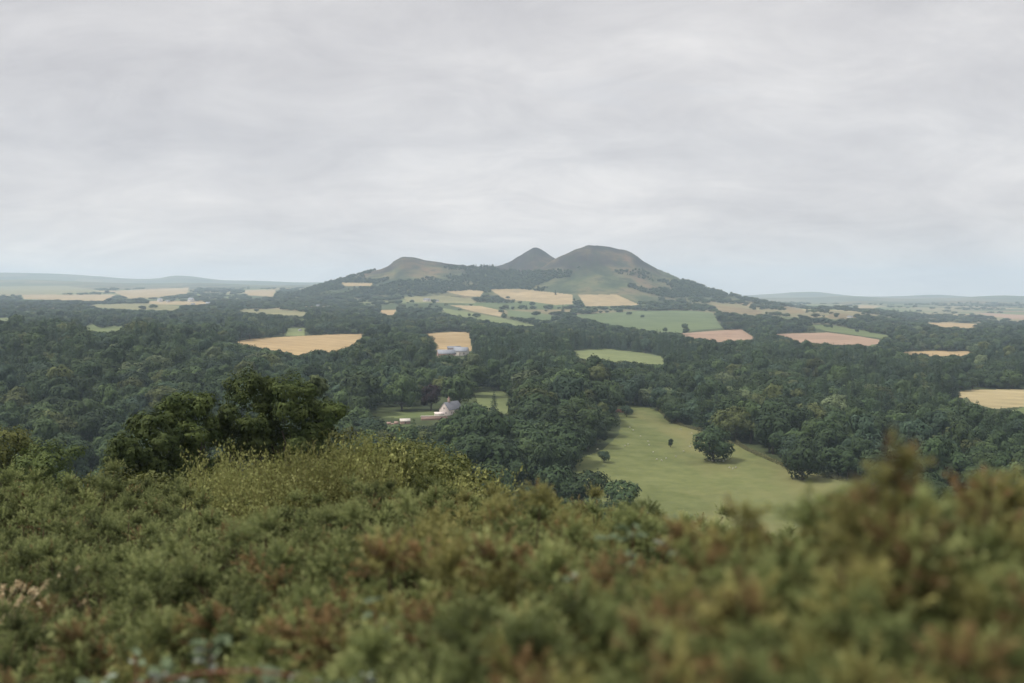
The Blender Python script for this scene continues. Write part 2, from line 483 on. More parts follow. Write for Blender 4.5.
def simple_mat(name, c1, c2, scale=3.0, rough=0.85, spec=0.2, sx=(1, 1, 1)):
    m, t = new_mat(name)
    f = mat_noise(t, scale, 4, 0.6, 'Object', sx)
    finish(t, ramp(t, f, [(0.3, c1), (0.7, c2)]), rough, spec)
    return m

def field_mat(name, c1, c2, fine, stripes=0.0, patch=None):
    m, t = new_mat(name)
    big = mat_noise(t, 0.006, 5, 0.6)
    small = mat_noise(t, fine, 4, 0.65)
    f = mathn(t, 'ADD', mathn(t, 'MULTIPLY', big, 0.55), mathn(t, 'MULTIPLY', small, 0.45))
    c = ramp(t, f, [(0.36, tuple(v * 0.86 for v in c1)), (0.64, tuple(v * 1.1 for v in c2))])
    if patch:
        pm = ramp(t, mat_noise(t, 0.011, 4, 0.6, sx=(1, 0.35, 1)), [(0.5, (0, 0, 0)), (0.66, (0.75, 0.75, 0.75))])
        c = mixc(t, pm, c, patch)
    if stripes:
        tc = N(t, 'ShaderNodeTexCoord')
        wv = N(t, 'ShaderNodeTexWave', wave_type='BANDS', bands_direction='DIAGONAL')
        wv.inputs['Scale'].default_value = 0.012
        wv.inputs['Distortion'].default_value = 1.2
        wv.inputs['Detail Scale'].default_value = 0.05
        t.links.new(tc.outputs['Object'], wv.inputs['Vector'])
        c = mixc(t, mathn(t, 'MULTIPLY', wv.outputs['Fac'], stripes), c, tuple(v * 0.72 for v in c1))
    finish(t, c, 0.95, 0.05)
    return m
FM = {
    'pasture': field_mat('pasture_grass', (0.092, 0.110, 0.040), (0.138, 0.150, 0.060), 0.09, 0, (0.172, 0.158, 0.070)),
    'pale_grass': field_mat('pale_pasture_grass', (0.115, 0.140, 0.060), (0.155, 0.175, 0.078), 0.05),
    'grass': field_mat('meadow_grass', (0.090, 0.120, 0.048), (0.130, 0.150, 0.064), 0.06),
    'green': field_mat('green_pasture_grass', (0.088, 0.118, 0.056), (0.116, 0.145, 0.068), 0.03, 0.25),
    'olive': field_mat('dry_olive_grass', (0.150, 0.148, 0.078), (0.20, 0.186, 0.096), 0.02),
    'tan': field_mat('ripe_barley', (0.280, 0.205, 0.108), (0.350, 0.258, 0.138), 0.04, 0.22),
    'straw': field_mat('pale_stubble', (0.255, 0.200, 0.112), (0.335, 0.260, 0.150), 0.02, 0.2),
    'pink': field_mat('ploughed_soil', (0.250, 0.172, 0.120), (0.310, 0.215, 0.150), 0.03, 0.25),
    'hay': field_mat('cut_hay', (0.270, 0.225, 0.122), (0.340, 0.280, 0.158), 0.04, 0.3),
    'scrub': field_mat('rough_hill_grass', (0.130, 0.105, 0.058), (0.20, 0.155, 0.085), 0.02),
}
def ground_mats():
    m, t = new_mat('hill_turf')
    f = mat_noise(t, 1.7, 6, 0.65)
    finish(t, ramp(t, f, [(0.35, (0.022, 0.022, 0.012)), (0.55, (0.045, 0.05, 0.02)), (0.75, (0.075, 0.065, 0.03))]), 0.95, 0.05)
    m2, t = new_mat('valley_ground')
    f = mat_noise(t, 0.0035, 7, 0.6, sx=(0.55, 1, 1))
    far = ramp(t, f, [(0.40, (0.035, 0.05, 0.03)), (0.50, (0.055, 0.07, 0.036)), (0.56, (0.12, 0.14, 0.065)), (0.66, (0.22, 0.19, 0.11))])
    at = N(t, 'ShaderNodeAttribute', attribute_name='crop')
    CROPS = [(0.0, (0.060, 0.080, 0.036)), (0.20, (0.10, 0.13, 0.056)), (0.42, (0.135, 0.155, 0.070)), (0.58, (0.20, 0.175, 0.095)), (0.74, (0.29, 0.225, 0.125)), (0.90, (0.24, 0.165, 0.115))]
    crops = ramp(t, at.outputs['Fac'], CROPS, 'CONSTANT')
    far = mixc(t, mathn(t, 'MULTIPLY', f, 0.35), crops, far)
    near = ramp(t, mat_noise(t, 0.03, 5, 0.6), [(0.4, (0.035, 0.045, 0.022)), (0.65, (0.07, 0.085, 0.038))])
    tc = N(t, 'ShaderNodeTexCoord')
    ln = N(t, 'ShaderNodeVectorMath', operation='LENGTH')
    t.links.new(tc.outputs['Object'], ln.inputs[0])
    d = mathn(t, 'MULTIPLY', mathn(t, 'SUBTRACT', ln.outputs['Value'], 2600.0), 1 / 1200.0)
    d = mathn(t, 'MINIMUM', mathn(t, 'MAXIMUM', d, 0.0), 1.0)
    finish(t, mixc(t, d, near, far), 0.95, 0.05)
    m3, t = new_mat('heather_hill')
    tc = N(t, 'ShaderNodeTexCoord')
    sp = N(t, 'ShaderNodeSeparateXYZ')
    t.links.new(tc.outputs['Object'], sp.inputs[0])
    n1 = mat_noise(t, 0.0062, 7, 0.6, sx=(1, 0.5, 1.6))
    n2 = mat_noise(t, 0.017, 7, 0.68)
    n3 = mat_noise(t, 0.0035, 5, 0.55)
    hgt = mathn(t, 'MULTIPLY', sp.outputs[2], 1 / 260.0)
    low = ramp(t, n1, [(0.36, (0.035, 0.050, 0.028)), (0.48, (0.075, 0.090, 0.045)), (0.56, (0.115, 0.112, 0.058)), (0.68, (0.150, 0.112, 0.066))])
    high = ramp(t, n1, [(0.40, (0.026, 0.024, 0.024)), (0.50, (0.046, 0.040, 0.036)), (0.57, (0.080, 0.066, 0.042)), (0.66, (0.13, 0.085, 0.055))])
    k = mathn(t, 'ADD', mathn(t, 'MULTIPLY', hgt, 1.35), mathn(t, 'MULTIPLY', mathn(t, 'SUBTRACT', n3, 0.5), 1.6))
    k = ramp(t, k, [(0.40, (0, 0, 0)), (0.70, (1, 1, 1))])
    c = mixc(t, k, low, high)
    scr = ramp(t, n2, [(0.50, (0, 0, 0)), (0.60, (0.8, 0.8, 0.8))])
    c = mixc(t, scr, c, (0.032, 0.042, 0.026))
    finish(t, c, 0.95, 0.03)
    m4, t = new_mat('far_ridge')
    f = mat_noise(t, 0.0016, 7, 0.62, sx=(0.6, 1, 1))
    at = N(t, 'ShaderNodeAttribute', attribute_name='crop')
    finish(t, mixc(t, 0.72, ramp(t, at.outputs['Fac'], CROPS, 'CONSTANT'), ramp(t, f, [(0.38, (0.03, 0.04, 0.026)), (0.52, (0.07, 0.08, 0.045)), (0.62, (0.11, 0.11, 0.065)), (0.74, (0.20, 0.165, 0.11))])), 0.95, 0.03)
    return m, m2, m3, m4
MG_NEAR, MG_VALLEY, MG_HILL, MG_FAR = ground_mats()

def build_terrain():
    front = np.radians(np.linspace(-36, 36, 1181))
    rest = np.radians(np.linspace(36, 324, 74))[1:-1]
    az = np.concatenate([front, rest])
    rr = np.concatenate([np.geomspace(0.35, 420, 120, endpoint=False), np.geomspace(420, 1500, 190, endpoint=False),
                         np.geomspace(1500, 6800, 330, endpoint=False), np.geomspace(6800, 19000, 130)])
    A, R = np.meshgrid(az, rr)
    X, Yy = R * np.sin(A), R * np.cos(A)
    Z, hill = terrain(X, Yy, True)
    nr, na = X.shape
    V = np.stack([X, Yy, Z], -1).reshape(-1, 3)
    i, j = np.meshgrid(np.arange(nr - 1), np.arange(na), indexing='ij')
    j2 = (j + 1) % na
    Q = np.stack([i * na + j, i * na + j2, (i + 1) * na + j2, (i + 1) * na + j], -1).reshape(-1, 4)
    Q = Q[:, ::-1]
    C = V[Q].mean(1)
    px, py, yc = project(C[:, 0], C[:, 1], C[:, 2])
    rad = np.hypot(C[:, 0], C[:, 1])
    hl = hill.reshape(-1)[Q].mean(1)
    fid = np.full(len(Q), -2)                       # valley
    fid[rad < 420] = -1
    fid[hl > 14] = -3
    fid[(rad > 8200) & (hl <= 14)] = -4
    vis = (np.abs(np.degrees(np.arctan2(C[:, 0], C[:, 1]))) < 31)
    for k, (nm, colr, poly, y0, y1) in enumerate(FIELDS):
        bb = np.array(poly)
        cand = np.where(vis & (C[:, 1] > y0) & (C[:, 1] < y1) & (px > bb[:, 0].min()) & (px < bb[:, 0].max()) & (py > bb[:, 1].min()) & (py < bb[:, 1].max()))[0]
        fid[cand[inside_poly(px[cand], py[cand], poly)]] = k
    # the small centre cap
    cap_v = V[:na]
    def emit(name, sel, mat, label, cat=None):
        q = Q[sel]
        u, inv = np.unique(q.ravel(), return_inverse=True)
        me = mesh_np(name, V[u], inv.reshape(-1, 4), mat, smooth=True)
        if mat in (MG_VALLEY, MG_FAR):
            a = me.attributes.new('crop', 'FLOAT', 'FACE')
            a.data.foreach_set('value', crop_cell(C[sel][:, 0], C[sel][:, 1])[0].astype(np.float32))
        o = link(name, me)
        tag(o, label, cat, kind='structure')
        return o
    o = emit('ground', fid == -1, MG_NEAR, 'rough turf slope of the viewpoint hill under the gorse', 'ground')
    emit('terrain', fid == -2, MG_VALLEY, 'wooded valley floor and farmland between the viewpoint and the hills', 'terrain')
    emit('hills', fid == -3, MG_HILL, 'three heather covered hills rising beyond the valley', 'hills')
    emit('distant_hills', fid == -4, MG_FAR, 'hazy blue ridges along the horizon', 'hills')
    cat = {'pasture': 'pasture', 'lawn': 'lawn', 'stubble_field': 'field', 'ploughed_field': 'field', 'hay_field': 'field', 'rough_pasture': 'pasture'}
    for k, (nm, colr, poly, y0, y1) in enumerate(FIELDS):
        if (fid == k).any():
            emit(nm, fid == k, FM[colr], FIELD_LABELS[k], cat[nm])
build_terrain()

# haze: one closed box of even air round everything
def build_haze():
    hx, y0, y1, z0, z1 = 19500, -19500, 19500, -140, 520
    v = [(-hx, y0, z0), (hx, y0, z0), (hx, y1, z0), (-hx, y1, z0), (-hx, y0, z1), (hx, y0, z1), (hx, y1, z1), (-hx, y1, z1)]
    f = [(0, 3, 2, 1), (4, 5, 6, 7), (0, 1, 5, 4), (1, 2, 6, 5), (2, 3, 7, 6), (3, 0, 4, 7)]
    m, t = new_mat('haze_air')
    out = N(t, 'ShaderNodeOutputMaterial')
    p = N(t, 'ShaderNodeVolumePrincipled')
    p.inputs['Color'].default_value = (0.68, 0.84, 1.0, 1)
    p.inputs['Density'].default_value = HAZE_DENSITY
    p.inputs['Anisotropy'].default_value = 0.1
    t.links.new(p.outputs[0], out.inputs['Volume'])
    o = link('haze', mesh_np('haze', v, np.array(f), m))
    tag(o, 'pale blue haze filling the valley air', 'haze', kind='stuff')
build_haze()

# ----------------------------------------------------------------------------------------------
# trees
# ----------------------------------------------------------------------------------------------
def leaf_mat(name, c1, c2, scale=0.35, translucent=0.08, spread=0.75):
    m, t = new_mat(name)
    f = mat_noise(t, scale, 3, 0.6)
    c = ramp(t, f, [(0.32, c1), (0.68, c2)])
    oi = N(t, 'ShaderNodeObjectInfo')
    v = mathn(t, 'ADD', mathn(t, 'MULTIPLY', oi.outputs['Random'], spread), 1 - spread / 2)
    cm = N(t, 'ShaderNodeCombineXYZ')
    for i in range(3):
        t.links.new(v, cm.inputs[i])
    c = mixc(t, 1.0, c, cm.outputs[0], 'MULTIPLY')
    finish(t, c, 0.7, 0.15, translucent)
    return m
LEAF = {
    'dark green': leaf_mat('dark_green_leaves', (0.020, 0.036, 0.015), (0.046, 0.074, 0.028)),
    'mid green': leaf_mat('mid_green_leaves', (0.032, 0.053, 0.019), (0.068, 0.100, 0.036)),
    'olive green': leaf_mat('olive_green_leaves', (0.050, 0.062, 0.020), (0.092, 0.108, 0.038)),
    'bluish green': leaf_mat('bluish_green_leaves', (0.024, 0.044, 0.026), (0.050, 0.080, 0.046)),
    'pale green': leaf_mat('pale_green_leaves', (0.080, 0.105, 0.048), (0.130, 0.160, 0.078)),
    'dark purple': leaf_mat('copper_leaves', (0.018, 0.011, 0.013), (0.036, 0.020, 0.022)),
}
BARK = simple_mat('bark', (0.05, 0.042, 0.032), (0.11, 0.095, 0.075), 4.0, 0.95, 0.1, (1, 1, 0.25))

def quads_at(P, Nrm, size, rng, aspect=0.75, bend=0.0):
    """one irregular leaf-clump quad at each point, facing Nrm"""
    n = len(P)
    rnd = unit(rng.normal(size=(n, 3)))
    A = unit(np.cross(Nrm, rnd)); B = np.cross(Nrm, A)
    s = size if np.ndim(size) else np.full(n, size)
    s = s * rng.uniform(0.6, 1.35, n)
    a = A * s[:, None]; b = B * (s * aspect)[:, None]
    j = lambda: rng.uniform(0.35, 1.0, (n, 1))
    V = np.stack([P - a * j(), P - b * j() + Nrm * bend * s[:, None], P + a * j(), P + b * j() + Nrm * bend * s[:, None]], 1).reshape(-1, 3)
    Q = np.arange(n * 4).reshape(-1, 4)
    return V, Q

def lobe_crown(rng, Ht, R, nlobes, n, leaf, base=0.22, flat=1.0, jitter=0.45, lumps=0.16, small=1.0):
    """broadleaf crown: leaf clumps over overlapping lobes; Ht height, R radius"""
    cz = Ht * (base + 1) / 2
    half = Ht * (1 - base) / 2
    L = []
    for k in range(nlobes):
        ph = k * 2.39996 + rng.uniform(-0.4, 0.4)
        zz = rng.uniform(-0.75, 0.72)
        rad = math.sqrt(max(0.05, 1 - (zz * 0.95) ** 2)) * rng.uniform(0.50, 0.78)
        lr = rng.uniform(0.27, 0.46)
        L.append((R * rad * cos(ph), R * rad * sin(ph), cz + half * zz * 0.72, lr))
    L.append((0, 0, cz + half * 0.42, 0.5)); L.append((0, 0, cz, 0.55))
    L = np.array(L)
    L[:nlobes, 3] *= small
    lr = L[:, 3] * R
    w = L[:, 3] ** 2
    pick = rng.choice(len(L), size=int(n * 1.7), p=w / w.sum())
    d = unit(rng.normal(size=(len(pick), 3)) + np.array([0, 0, 0.35]))
    lump = 1 + lumps * np.sin(d[:, 0] * 5.1 + pick * 1.3) * np.sin(d[:, 1] * 4.7 + pick * 2.1) * 1.2 + lumps * 0.5 * np.sin(d[:, 2] * 9 + pick)
    rad = lr[pick] * lump * rng.uniform(0.78, 1.06, len(pick))
    P = L[pick, :3] + d * rad[:, None] * np.array([1, 1, flat])
    # drop what is buried inside other lobes
    keep = np.ones(len(P), bool)
    for k in range(len(L)):
        dd = (P - L[k, :3]) / np.array([1, 1, flat])
        keep &= ~((np.linalg.norm(dd, axis=1) < lr[k] * 0.72) & (pick != k))
    keep &= P[:, 2] > max(Ht * base * 0.55, 0.35)
    P, d = P[keep][:n], d[keep][:n]
    d = unit(d + 0.5 * unit(P - np.array([0, 0, cz])))
    nr = unit(d + rng.normal(size=P.shape) * jitter * 0.38 + np.array([0, 0, 0.10]))
    V, Q = quads_at(P, nr, leaf, rng)
    V[:, 2] *= Ht / np.percentile(V[:, 2], 99.7)
    return V, Q, L

def tree_trunk(rng, Ht, R, L, thick=None):
    th = thick or Ht * 0.03
    paths = []
    top = Ht * 0.45
    z = np.linspace(-0.6, top, 7)
    wob = np.cumsum(rng.normal(size=(7, 2)) * th * 0.25, 0)
    trunk = np.column_stack([wob[:, 0], wob[:, 1], z])
    paths.append((trunk, th * np.array([1.5, 1.05, 0.92, 0.85, 0.75, 0.65, 0.5])))
    for l in L:
        k = rng.integers(2, 6)
        s = trunk[k]; e = np.array(l[:3])
        m = (s + e) / 2 + np.array([0, 0, -0.06 * Ht]) + rng.normal(size=3) * 0.03 * Ht
        t = np.linspace(0, 1, 6)[:, None]
        P = (1 - t) ** 2 * s + 2 * t * (1 - t) * m + t * t * e
        paths.append((P, th * np.linspace(0.45, 0.1, 6)))
    return tubes(paths, 6)

def conifer_crown(rng, Ht, R, n, leaf, base=0.08, power=0.85):
    h = 1 - np.sqrt(rng.uniform(0, 1, n))
    layer = np.round(h * 16) / 16 + rng.normal(size=n) * 0.012
    h = np.clip(np.where(rng.uniform(size=n) < 0.75, layer, h), 0.0, 0.99)
    ph = rng.uniform(0, 2 * pi, n)
    spoke = 0.78 + 0.3 * np.sin(ph * 7 + np.floor(h * 16) * 2.4)
    rr = R * (1 - h) ** power * spoke * rng.uniform(0.55, 1.0, n) + 0.12
    P = np.column_stack([rr * np.cos(ph), rr * np.sin(ph), Ht * (base + (1 - base) * h) - 0.22 * rr])
    nr = unit(np.column_stack([np.cos(ph) * 0.6, np.sin(ph) * 0.6, np.full(n, 0.8)]) + rng.normal(size=(n, 3)) * 0.35)
    return quads_at(P, nr, leaf * (1.1 - 0.55 * h), rng, 0.6, -0.15)

rng0 = np.random.default_rng(7)
VARIANTS = {}       # name -> (crown mesh, trunk mesh, height, radius)
def make_variant(key, Ht, R, nl, n, leaf, base, flat=1.0, lumps=0.16):
    V, Q, L = lobe_crown(rng0, Ht, R, nl, n, leaf, base, flat, lumps=lumps)
    cm = mesh_np('crown_' + key, V, Q, LEAF['dark green'])
    tv, tq = tree_trunk(rng0, Ht, R, L)
    tm = mesh_np('trunk_' + key, tv, tq, BARK, smooth=True)
    VARIANTS[key] = (cm, tm, Ht, R)
make_variant('rounded', 16, 8.0, 9, 3000, 0.74, 0.03)
make_variant('domed', 17, 9.0, 11, 3300, 0.76, 0.03, lumps=0.2)
make_variant('tall', 21, 7.0, 10, 3000, 0.74, 0.05)
make_variant('spreading', 15, 9.8, 12, 3200, 0.78, 0.06, 0.85, 0.2)
make_variant('bushy', 11, 6.4, 8, 2000, 0.62, 0.0)
make_variant('oak', 17, 9.0, 14, 4200, 0.74, -0.10, lumps=0.2)
VARIANTS_ORDER = ['rounded', 'domed', 'tall', 'spreading', 'bushy', 'spire', 'conical']
def make_conifer(key, Ht, R, n, leaf, power):
    V, Q = conifer_crown(rng0, Ht, R, n, leaf, power=power)
    cm = mesh_np('crown_' + key, V, Q, LEAF['dark green'])
    tv, tq = tubes([(np.column_stack([np.zeros(6), np.zeros(6), np.linspace(-0.6, Ht * 0.97, 6)]), Ht * 0.016 * np.linspace(1, 0.1, 6))], 6)
    VARIANTS[key] = (cm, mesh_np('trunk_' + key, tv, tq, BARK, smooth=True), Ht, R)
make_conifer('spire', 22, 4.4, 1900, 0.62, 0.85)
make_conifer('conical', 20, 5.8, 2000, 0.72, 0.7)
VKEYS = VARIANTS_ORDER
CONIFERS = ('spire', 'conical')
BUILT = {}
def place_tree(name, key, colour, p, s, rotz, label, cat, group=None, sz=None):
    cm, tm, Ht, R = VARIANTS[key]
    e = empty(name, tuple(p), rotz, (s, s, sz or s))
    tag(e, label, cat, group)
    c = link('crown', cm, e)
    c.material_slots[0].link = 'OBJECT'
    c.material_slots[0].material = LEAF[colour]
    link('trunk', tm, e)
    return e

# trees standing where the photograph singles them out: name, shape, colour, foot (column, row), height, width, label, category
HAND = [
    ('oak_tree', 'oak', 'dark green', 714, 461.5, 37, 40, 'big dark oak standing alone in the sheep pasture', 'tree', None),
    ('small_tree', 'tall', 'dark green', 670.5, 447.5, 9, 6.5, 'tiny upright tree alone in the pasture left of the big dark oak', 'tree', None),
    ('bush', 'bushy', 'bluish green', 604, 462.5, 12, 13, 'round bluish bush alone near the left edge of the pasture', 'bush', None),
    ('oak_tree', 'oak', 'dark green', 803, 480, 41, 40, 'dark oak bulging out of the hedge at the pasture\'s lower right end', 'tree', None),
    ('bush', 'bushy', 'bluish green', 626.5, 417, 12, 13, 'bluish bush beside the brick ruin at the top of the pasture', 'bush', None),
    ('broadleaf_tree', 'bushy', 'dark green', 588, 510, 40, 46, 'low spreading dark tree at the pasture\'s lower left corner above the gorse', 'tree', None),
    ('broadleaf_tree', 'bushy', 'dark green', 622, 513, 33, 42, 'dark bushy tree in front of the pasture\'s lower left side, right of another', 'tree', None),
    ('broadleaf_tree', 'bushy', 'dark green', 556, 508, 44, 44, 'dark bushy tree just above the gorse left of the pasture corner', 'tree', None),
    ('conifer_tree', 'spire', 'bluish green', 494, 424, 36, 15, 'slim spire conifer in front of the pale strip of grass right of the white cottage', 'tree', None),
    ('copper_beech', 'rounded', 'dark purple', 431, 411, 27, 24, 'dark purple copper beech left behind the white cottage', 'tree', None),
    ('broadleaf_tree', 'rounded', 'mid green', 362, 416, 44, 44, 'large rounded mid green tree at the left end of the cottage lawn', 'tree', None),
    ('broadleaf_tree', 'domed', 'mid green', 459, 407.5, 34, 38, 'mid green dome of a tree directly behind the white cottage roof', 'tree', None),
    ('broadleaf_tree', 'domed', 'mid green', 402, 411, 36, 36, 'mid green domed tree at the back of the cottage lawn beside the copper beech', 'tree', None),
    ('broadleaf_tree', 'domed', 'dark green', 475, 446, 44, 38, 'dark domed tree just in front of the white cottage on the right', 'tree', None),
]
KEEP_OUT = []       # discs of ground already taken: x, y, radius
hand_px = []
def hand_trees():
    for (name, key, colour, fx, fy, hp, wp, label, cat, grp) in HAND:
        p = on_ground(fx, fy, 300)
        _, _, yc = project(p[0], p[1], p[2])
        Ht = hp / F * yc; wd = wp / F * yc
        _, _, vh, vr = VARIANTS[key]
        sxy, sz = wd / (2 * vr), Ht / vh
        p[2] -= 0.2
        place_tree(name, key, colour, p, sxy, fx * 1.7, label, cat, grp, sz)
        KEEP_OUT.append((p[0], p[1], wd * 0.55))
        hand_px.append((fx, fy, hp, wp, yc))
hand_trees()

# woods: points scattered over the valley, thinned, kept off the open ground
SKY_LINE = np.array([(-80, 468), (0, 470), (100, 474), (110, 440), (135, 410), (190, 395), (215, 372), (260, 370), (310, 385), (335, 405), (345, 440), (400, 446), (450, 474), (520, 484), (570, 500), (640, 496), (700, 508), (760, 512), (840, 492), (880, 445), (910, 438), (940, 470), (1024, 478), (1104, 478)])
def scatter_woods():
    rng = np.random.default_rng(21)
    pts = []
    bands = [(120, 470, 12.5), (470, 1000, 13.0), (1000, 1600, 13.5), (1600, 2600, 15.5), (2600, 3800, 19.0), (3800, 5600, 27.0), (5600, 8200, 46.0)]
    for y0, y1, sp in bands:
        xm = y1 * 0.64
        nx, ny = int(2 * xm / sp), int((y1 - y0) / sp) + 1
        gx, gy = np.meshgrid(np.arange(nx), np.arange(ny))
        x = -xm + (gx + 0.5 * (gy % 2)) * sp + rng.uniform(-0.42, 0.42, gx.shape) * sp
        y = y0 + gy * sp + rng.uniform(-0.42, 0.42, gx.shape) * sp
        x, y = x.ravel(), y.ravel()
        k = (np.abs(x) < y * 0.60 + 20) & (y < y1)
        x, y = x[k], y[k]
        pts.append(np.column_stack([x, y, np.full(len(x), sp)]))
    nx, ny = int(2200 / 14), int(1900 / 14)
    gx, gy = np.meshgrid(np.arange(nx), np.arange(ny))
    x = -1000 + (gx + rng.uniform(-0.5, 0.5, gx.shape)) * 14; y = 3500 + (gy + rng.uniform(-0.5, 0.5, gx.shape)) * 14
    x, y = x.ravel(), y.ravel()
    k = terrain(x, y, True)[1] > 25
    pts.append(np.column_stack([x[k], y[k], np.full(k.sum(), 14.0)]))
    P = np.concatenate(pts)
    x, y, sp = P.T
    z, hill = terrain(x, y, True)
    n = len(x)
    px, py, yc = project(x, y, z)
    # stand character: conifer plantations and colour by slow noise
    con = fbm(x / 210, y / 260, 3, 77) + rng.normal(size=n) * 0.25
    con = con + np.where((px > 470) & (px < 690) & (y > 950) & (y < 1700), 0.30, 0) + np.where((px > 840) & (y < 1500), 0.22, 0) - np.where(px < 330, 0.12, 0)
    is_con = con > 0.38
    u = rng.uniform(size=n)
    vi = np.where(is_con, np.where(u < 0.62, 5, 6), np.select([u < 0.28, u < 0.55, u < 0.72, u < 0.88], [0, 1, 2, 3], 4))
    Hs = np.array([VARIANTS[k][2] for k in VKEYS]); Rs = np.array([VARIANTS[k][3] for k in VKEYS])
    s = rng.uniform(0.60, 1.32, n) * np.where(y < 470, 0.72, 1.0)
    s = s * np.where((y > 470) & (y < 1700), 1.18, 1.0) * np.where((px > 455) & (px < 628) & (y > 470) & (y < 900), 1.22, 1.0) * (1 + 0.22 * fbm(x / 90, y / 90, 2, 57))
    sxy = s * np.clip(sp / 13.5, 0.95, 2.4) * rng.uniform(0.9, 1.15, n)
    sz = s * np.where(y > 2600, 0.85, 1.0) * rng.uniform(0.9, 1.1, n) * np.where(is_con, 1.22, 1.0)
    sxy = np.where(hill > 25, s * 0.85, sxy); sz = np.where(hill > 25, sz * 0.8, sz)
    ht, wd = Hs[vi] * sz, Rs[vi] * sxy
    # hillsides: woods only where the photograph shows them
    wood_h = ((px > 465) & (px < 590) & (py > 271) & (py < 292)) | ((px > 380) & (px < 700) & (py > 285)) | ((px > 655) & (px < 800) & (py > 281 + (px - 655) * 0.03)) | ((px < 480) & (py > 280 - np.clip((px - 380) * 0.05, 0, 5)))
    prob = np.ones(n)
    onhill = hill > 25
    prob = np.where(onhill, np.where(wood_h & (fbm(x / 330, y / 260, 3, 99) > -0.30), 0.95, np.where((fbm(x / 260, y / 200, 3, 97) > 0.22) & (hill < 130), 0.5, 0.0)), prob)
    farfield = (y > 5600)
    prob = np.where(farfield & ~onhill, np.where(fbm(x / 900, y / 420, 4, 91) > 0.16, 0.9, np.where(crop_cell(x, y)[1] < 0.05, 0.7, 0.0)), prob)
    midfar = (y > 2300) & (y <= 5600) & ~onhill
    prob = np.where(midfar, np.where(fbm(x / 480, y / 240, 4, 93) > np.interp(y, [2300, 3000, 4500], [-0.40, 0.0, 0.15]), 0.95, np.where(crop_cell(x, y)[1] < np.interp(y, [2700, 5600], [0.035, 0.05]), 0.8, 0.02)), prob)
    prob = np.where((px > 790) & (y > 3300) & ~onhill, prob * np.where(fbm(x / 700, y / 500, 3, 95) > 0.05, 0.8, 0.12), prob)
    keep = rng.uniform(size=n) < prob
    # keep off the fields and out of the views of them
    wpx = wd / yc * F; hpx = ht / yc * F
    for fx, fh in ((0, 0), (-0.7, 0.3), (0.7, 0.3), (-0.7, 0.6), (0.7, 0.6), (0, 0.5), (0, 0.8)):
        keep &= clear_at(px + fx * wpx, py - fh * hpx) == 0
    keep |= (y > 1700) & (y < 4600) & (rng.uniform(size=n) < 0.0035) & (hill < 60) & (vi != 3)
    # the pasture's frame of the near slope: nothing tall before the lower end of the pasture
    keep &= ~((y < 470) & (px > 545) & (px < 900) & (py - hpx < 492))
    keep &= ~((y < 470) & (py - hpx < np.interp(px, [0, 330, 345, 450, 560, 1024], [440, 440, 432, 436, 470, 470])))
    for kx, ky, kr in KEEP_OUT:
        keep &= np.hypot(x - kx, y - ky) > kr + 3
    keep &= ~((np.abs(px - 443) < 22) & (py > 396) & (py < 428))           # cottage
    keep &= ~((np.abs(px - 407) < 26) & (py > 407) & (py < 434) & (y > 400))  # garden
    keep &= ~((np.abs(px - 453) < 20) & (py > 346) & (py < 362))           # farm
    ccol = rng.uniform(size=n) + fbm(x / 120, y / 120, 2, 55) * 0.35
    names = ['dark green', 'mid green', 'olive green', 'bluish green', 'pale green']
    ci = np.where(is_con, np.where(ccol < 0.55, 0, 3), np.select([ccol < 0.46, ccol < 0.76, ccol < 0.83, ccol < 0.985], [0, 1, 2, 3], 4))
    k = keep
    return dict(x=x[k], y=y[k], z=z[k], px=px[k], py=py[k], yc=yc[k], vi=vi[k], ci=ci[k], sxy=sxy[k], sz=sz[k], wpx=wpx[k], hpx=hpx[k], hill=hill[k], rot=rng.uniform(0, 2 * pi, n)[k]), names
WOOD, CNAMES = scatter_woods()

def visible_area():
    """how many picture cells each tree shows, nearest first (painter's list, for choosing which trees are individuals)"""
    S = 2
    taken = np.zeros((683 * S // 2, 1024 * S // 2), bool)     # 1 cell per pixel
    hh, ww = taken.shape
    line = np.interp(np.arange(ww), SKY_LINE[:, 0], SKY_LINE[:, 1])
    for c in range(ww):
        taken[int(line[c]):, c] = True
    hands = [(fx, fy - hp / 2, wp / 2, hp / 2, yc) for fx, fy, hp, wp, yc in hand_px]
    order = np.argsort(WOOD['yc'])
    area = np.zeros(len(order))
    hands.sort(key=lambda h: h[4])
    hi = 0
    def stamp(cx, cy, rx, ry):
        x0, x1 = max(0, int(cx - rx)), min(ww, int(cx + rx) + 1)
        y0, y1 = max(0, int(cy - ry)), min(hh, int(cy + ry) + 1)
        if x1 <= x0 or y1 <= y0:
            return 0
        yy, xx = np.ogrid[y0:y1, x0:x1]
        e = ((xx - cx) / max(rx, 0.5)) ** 2 + ((yy - cy) / max(ry, 0.5)) ** 2 < 1
        t = taken[y0:y1, x0:x1]
        new = e & ~t
        t |= e
        return int(new.sum())
    w = WOOD
    for i in order[:9000]:
        while hi < len(hands) and hands[hi][4] < w['yc'][i]:
            stamp(*hands[hi][:4]); hi += 1
        area[i] = stamp(w['px'][i], w['py'][i] - w['hpx'][i] * 0.55, w['wpx'][i] * 0.85, w['hpx'][i] * 0.45)
    return area
AREA = visible_area()

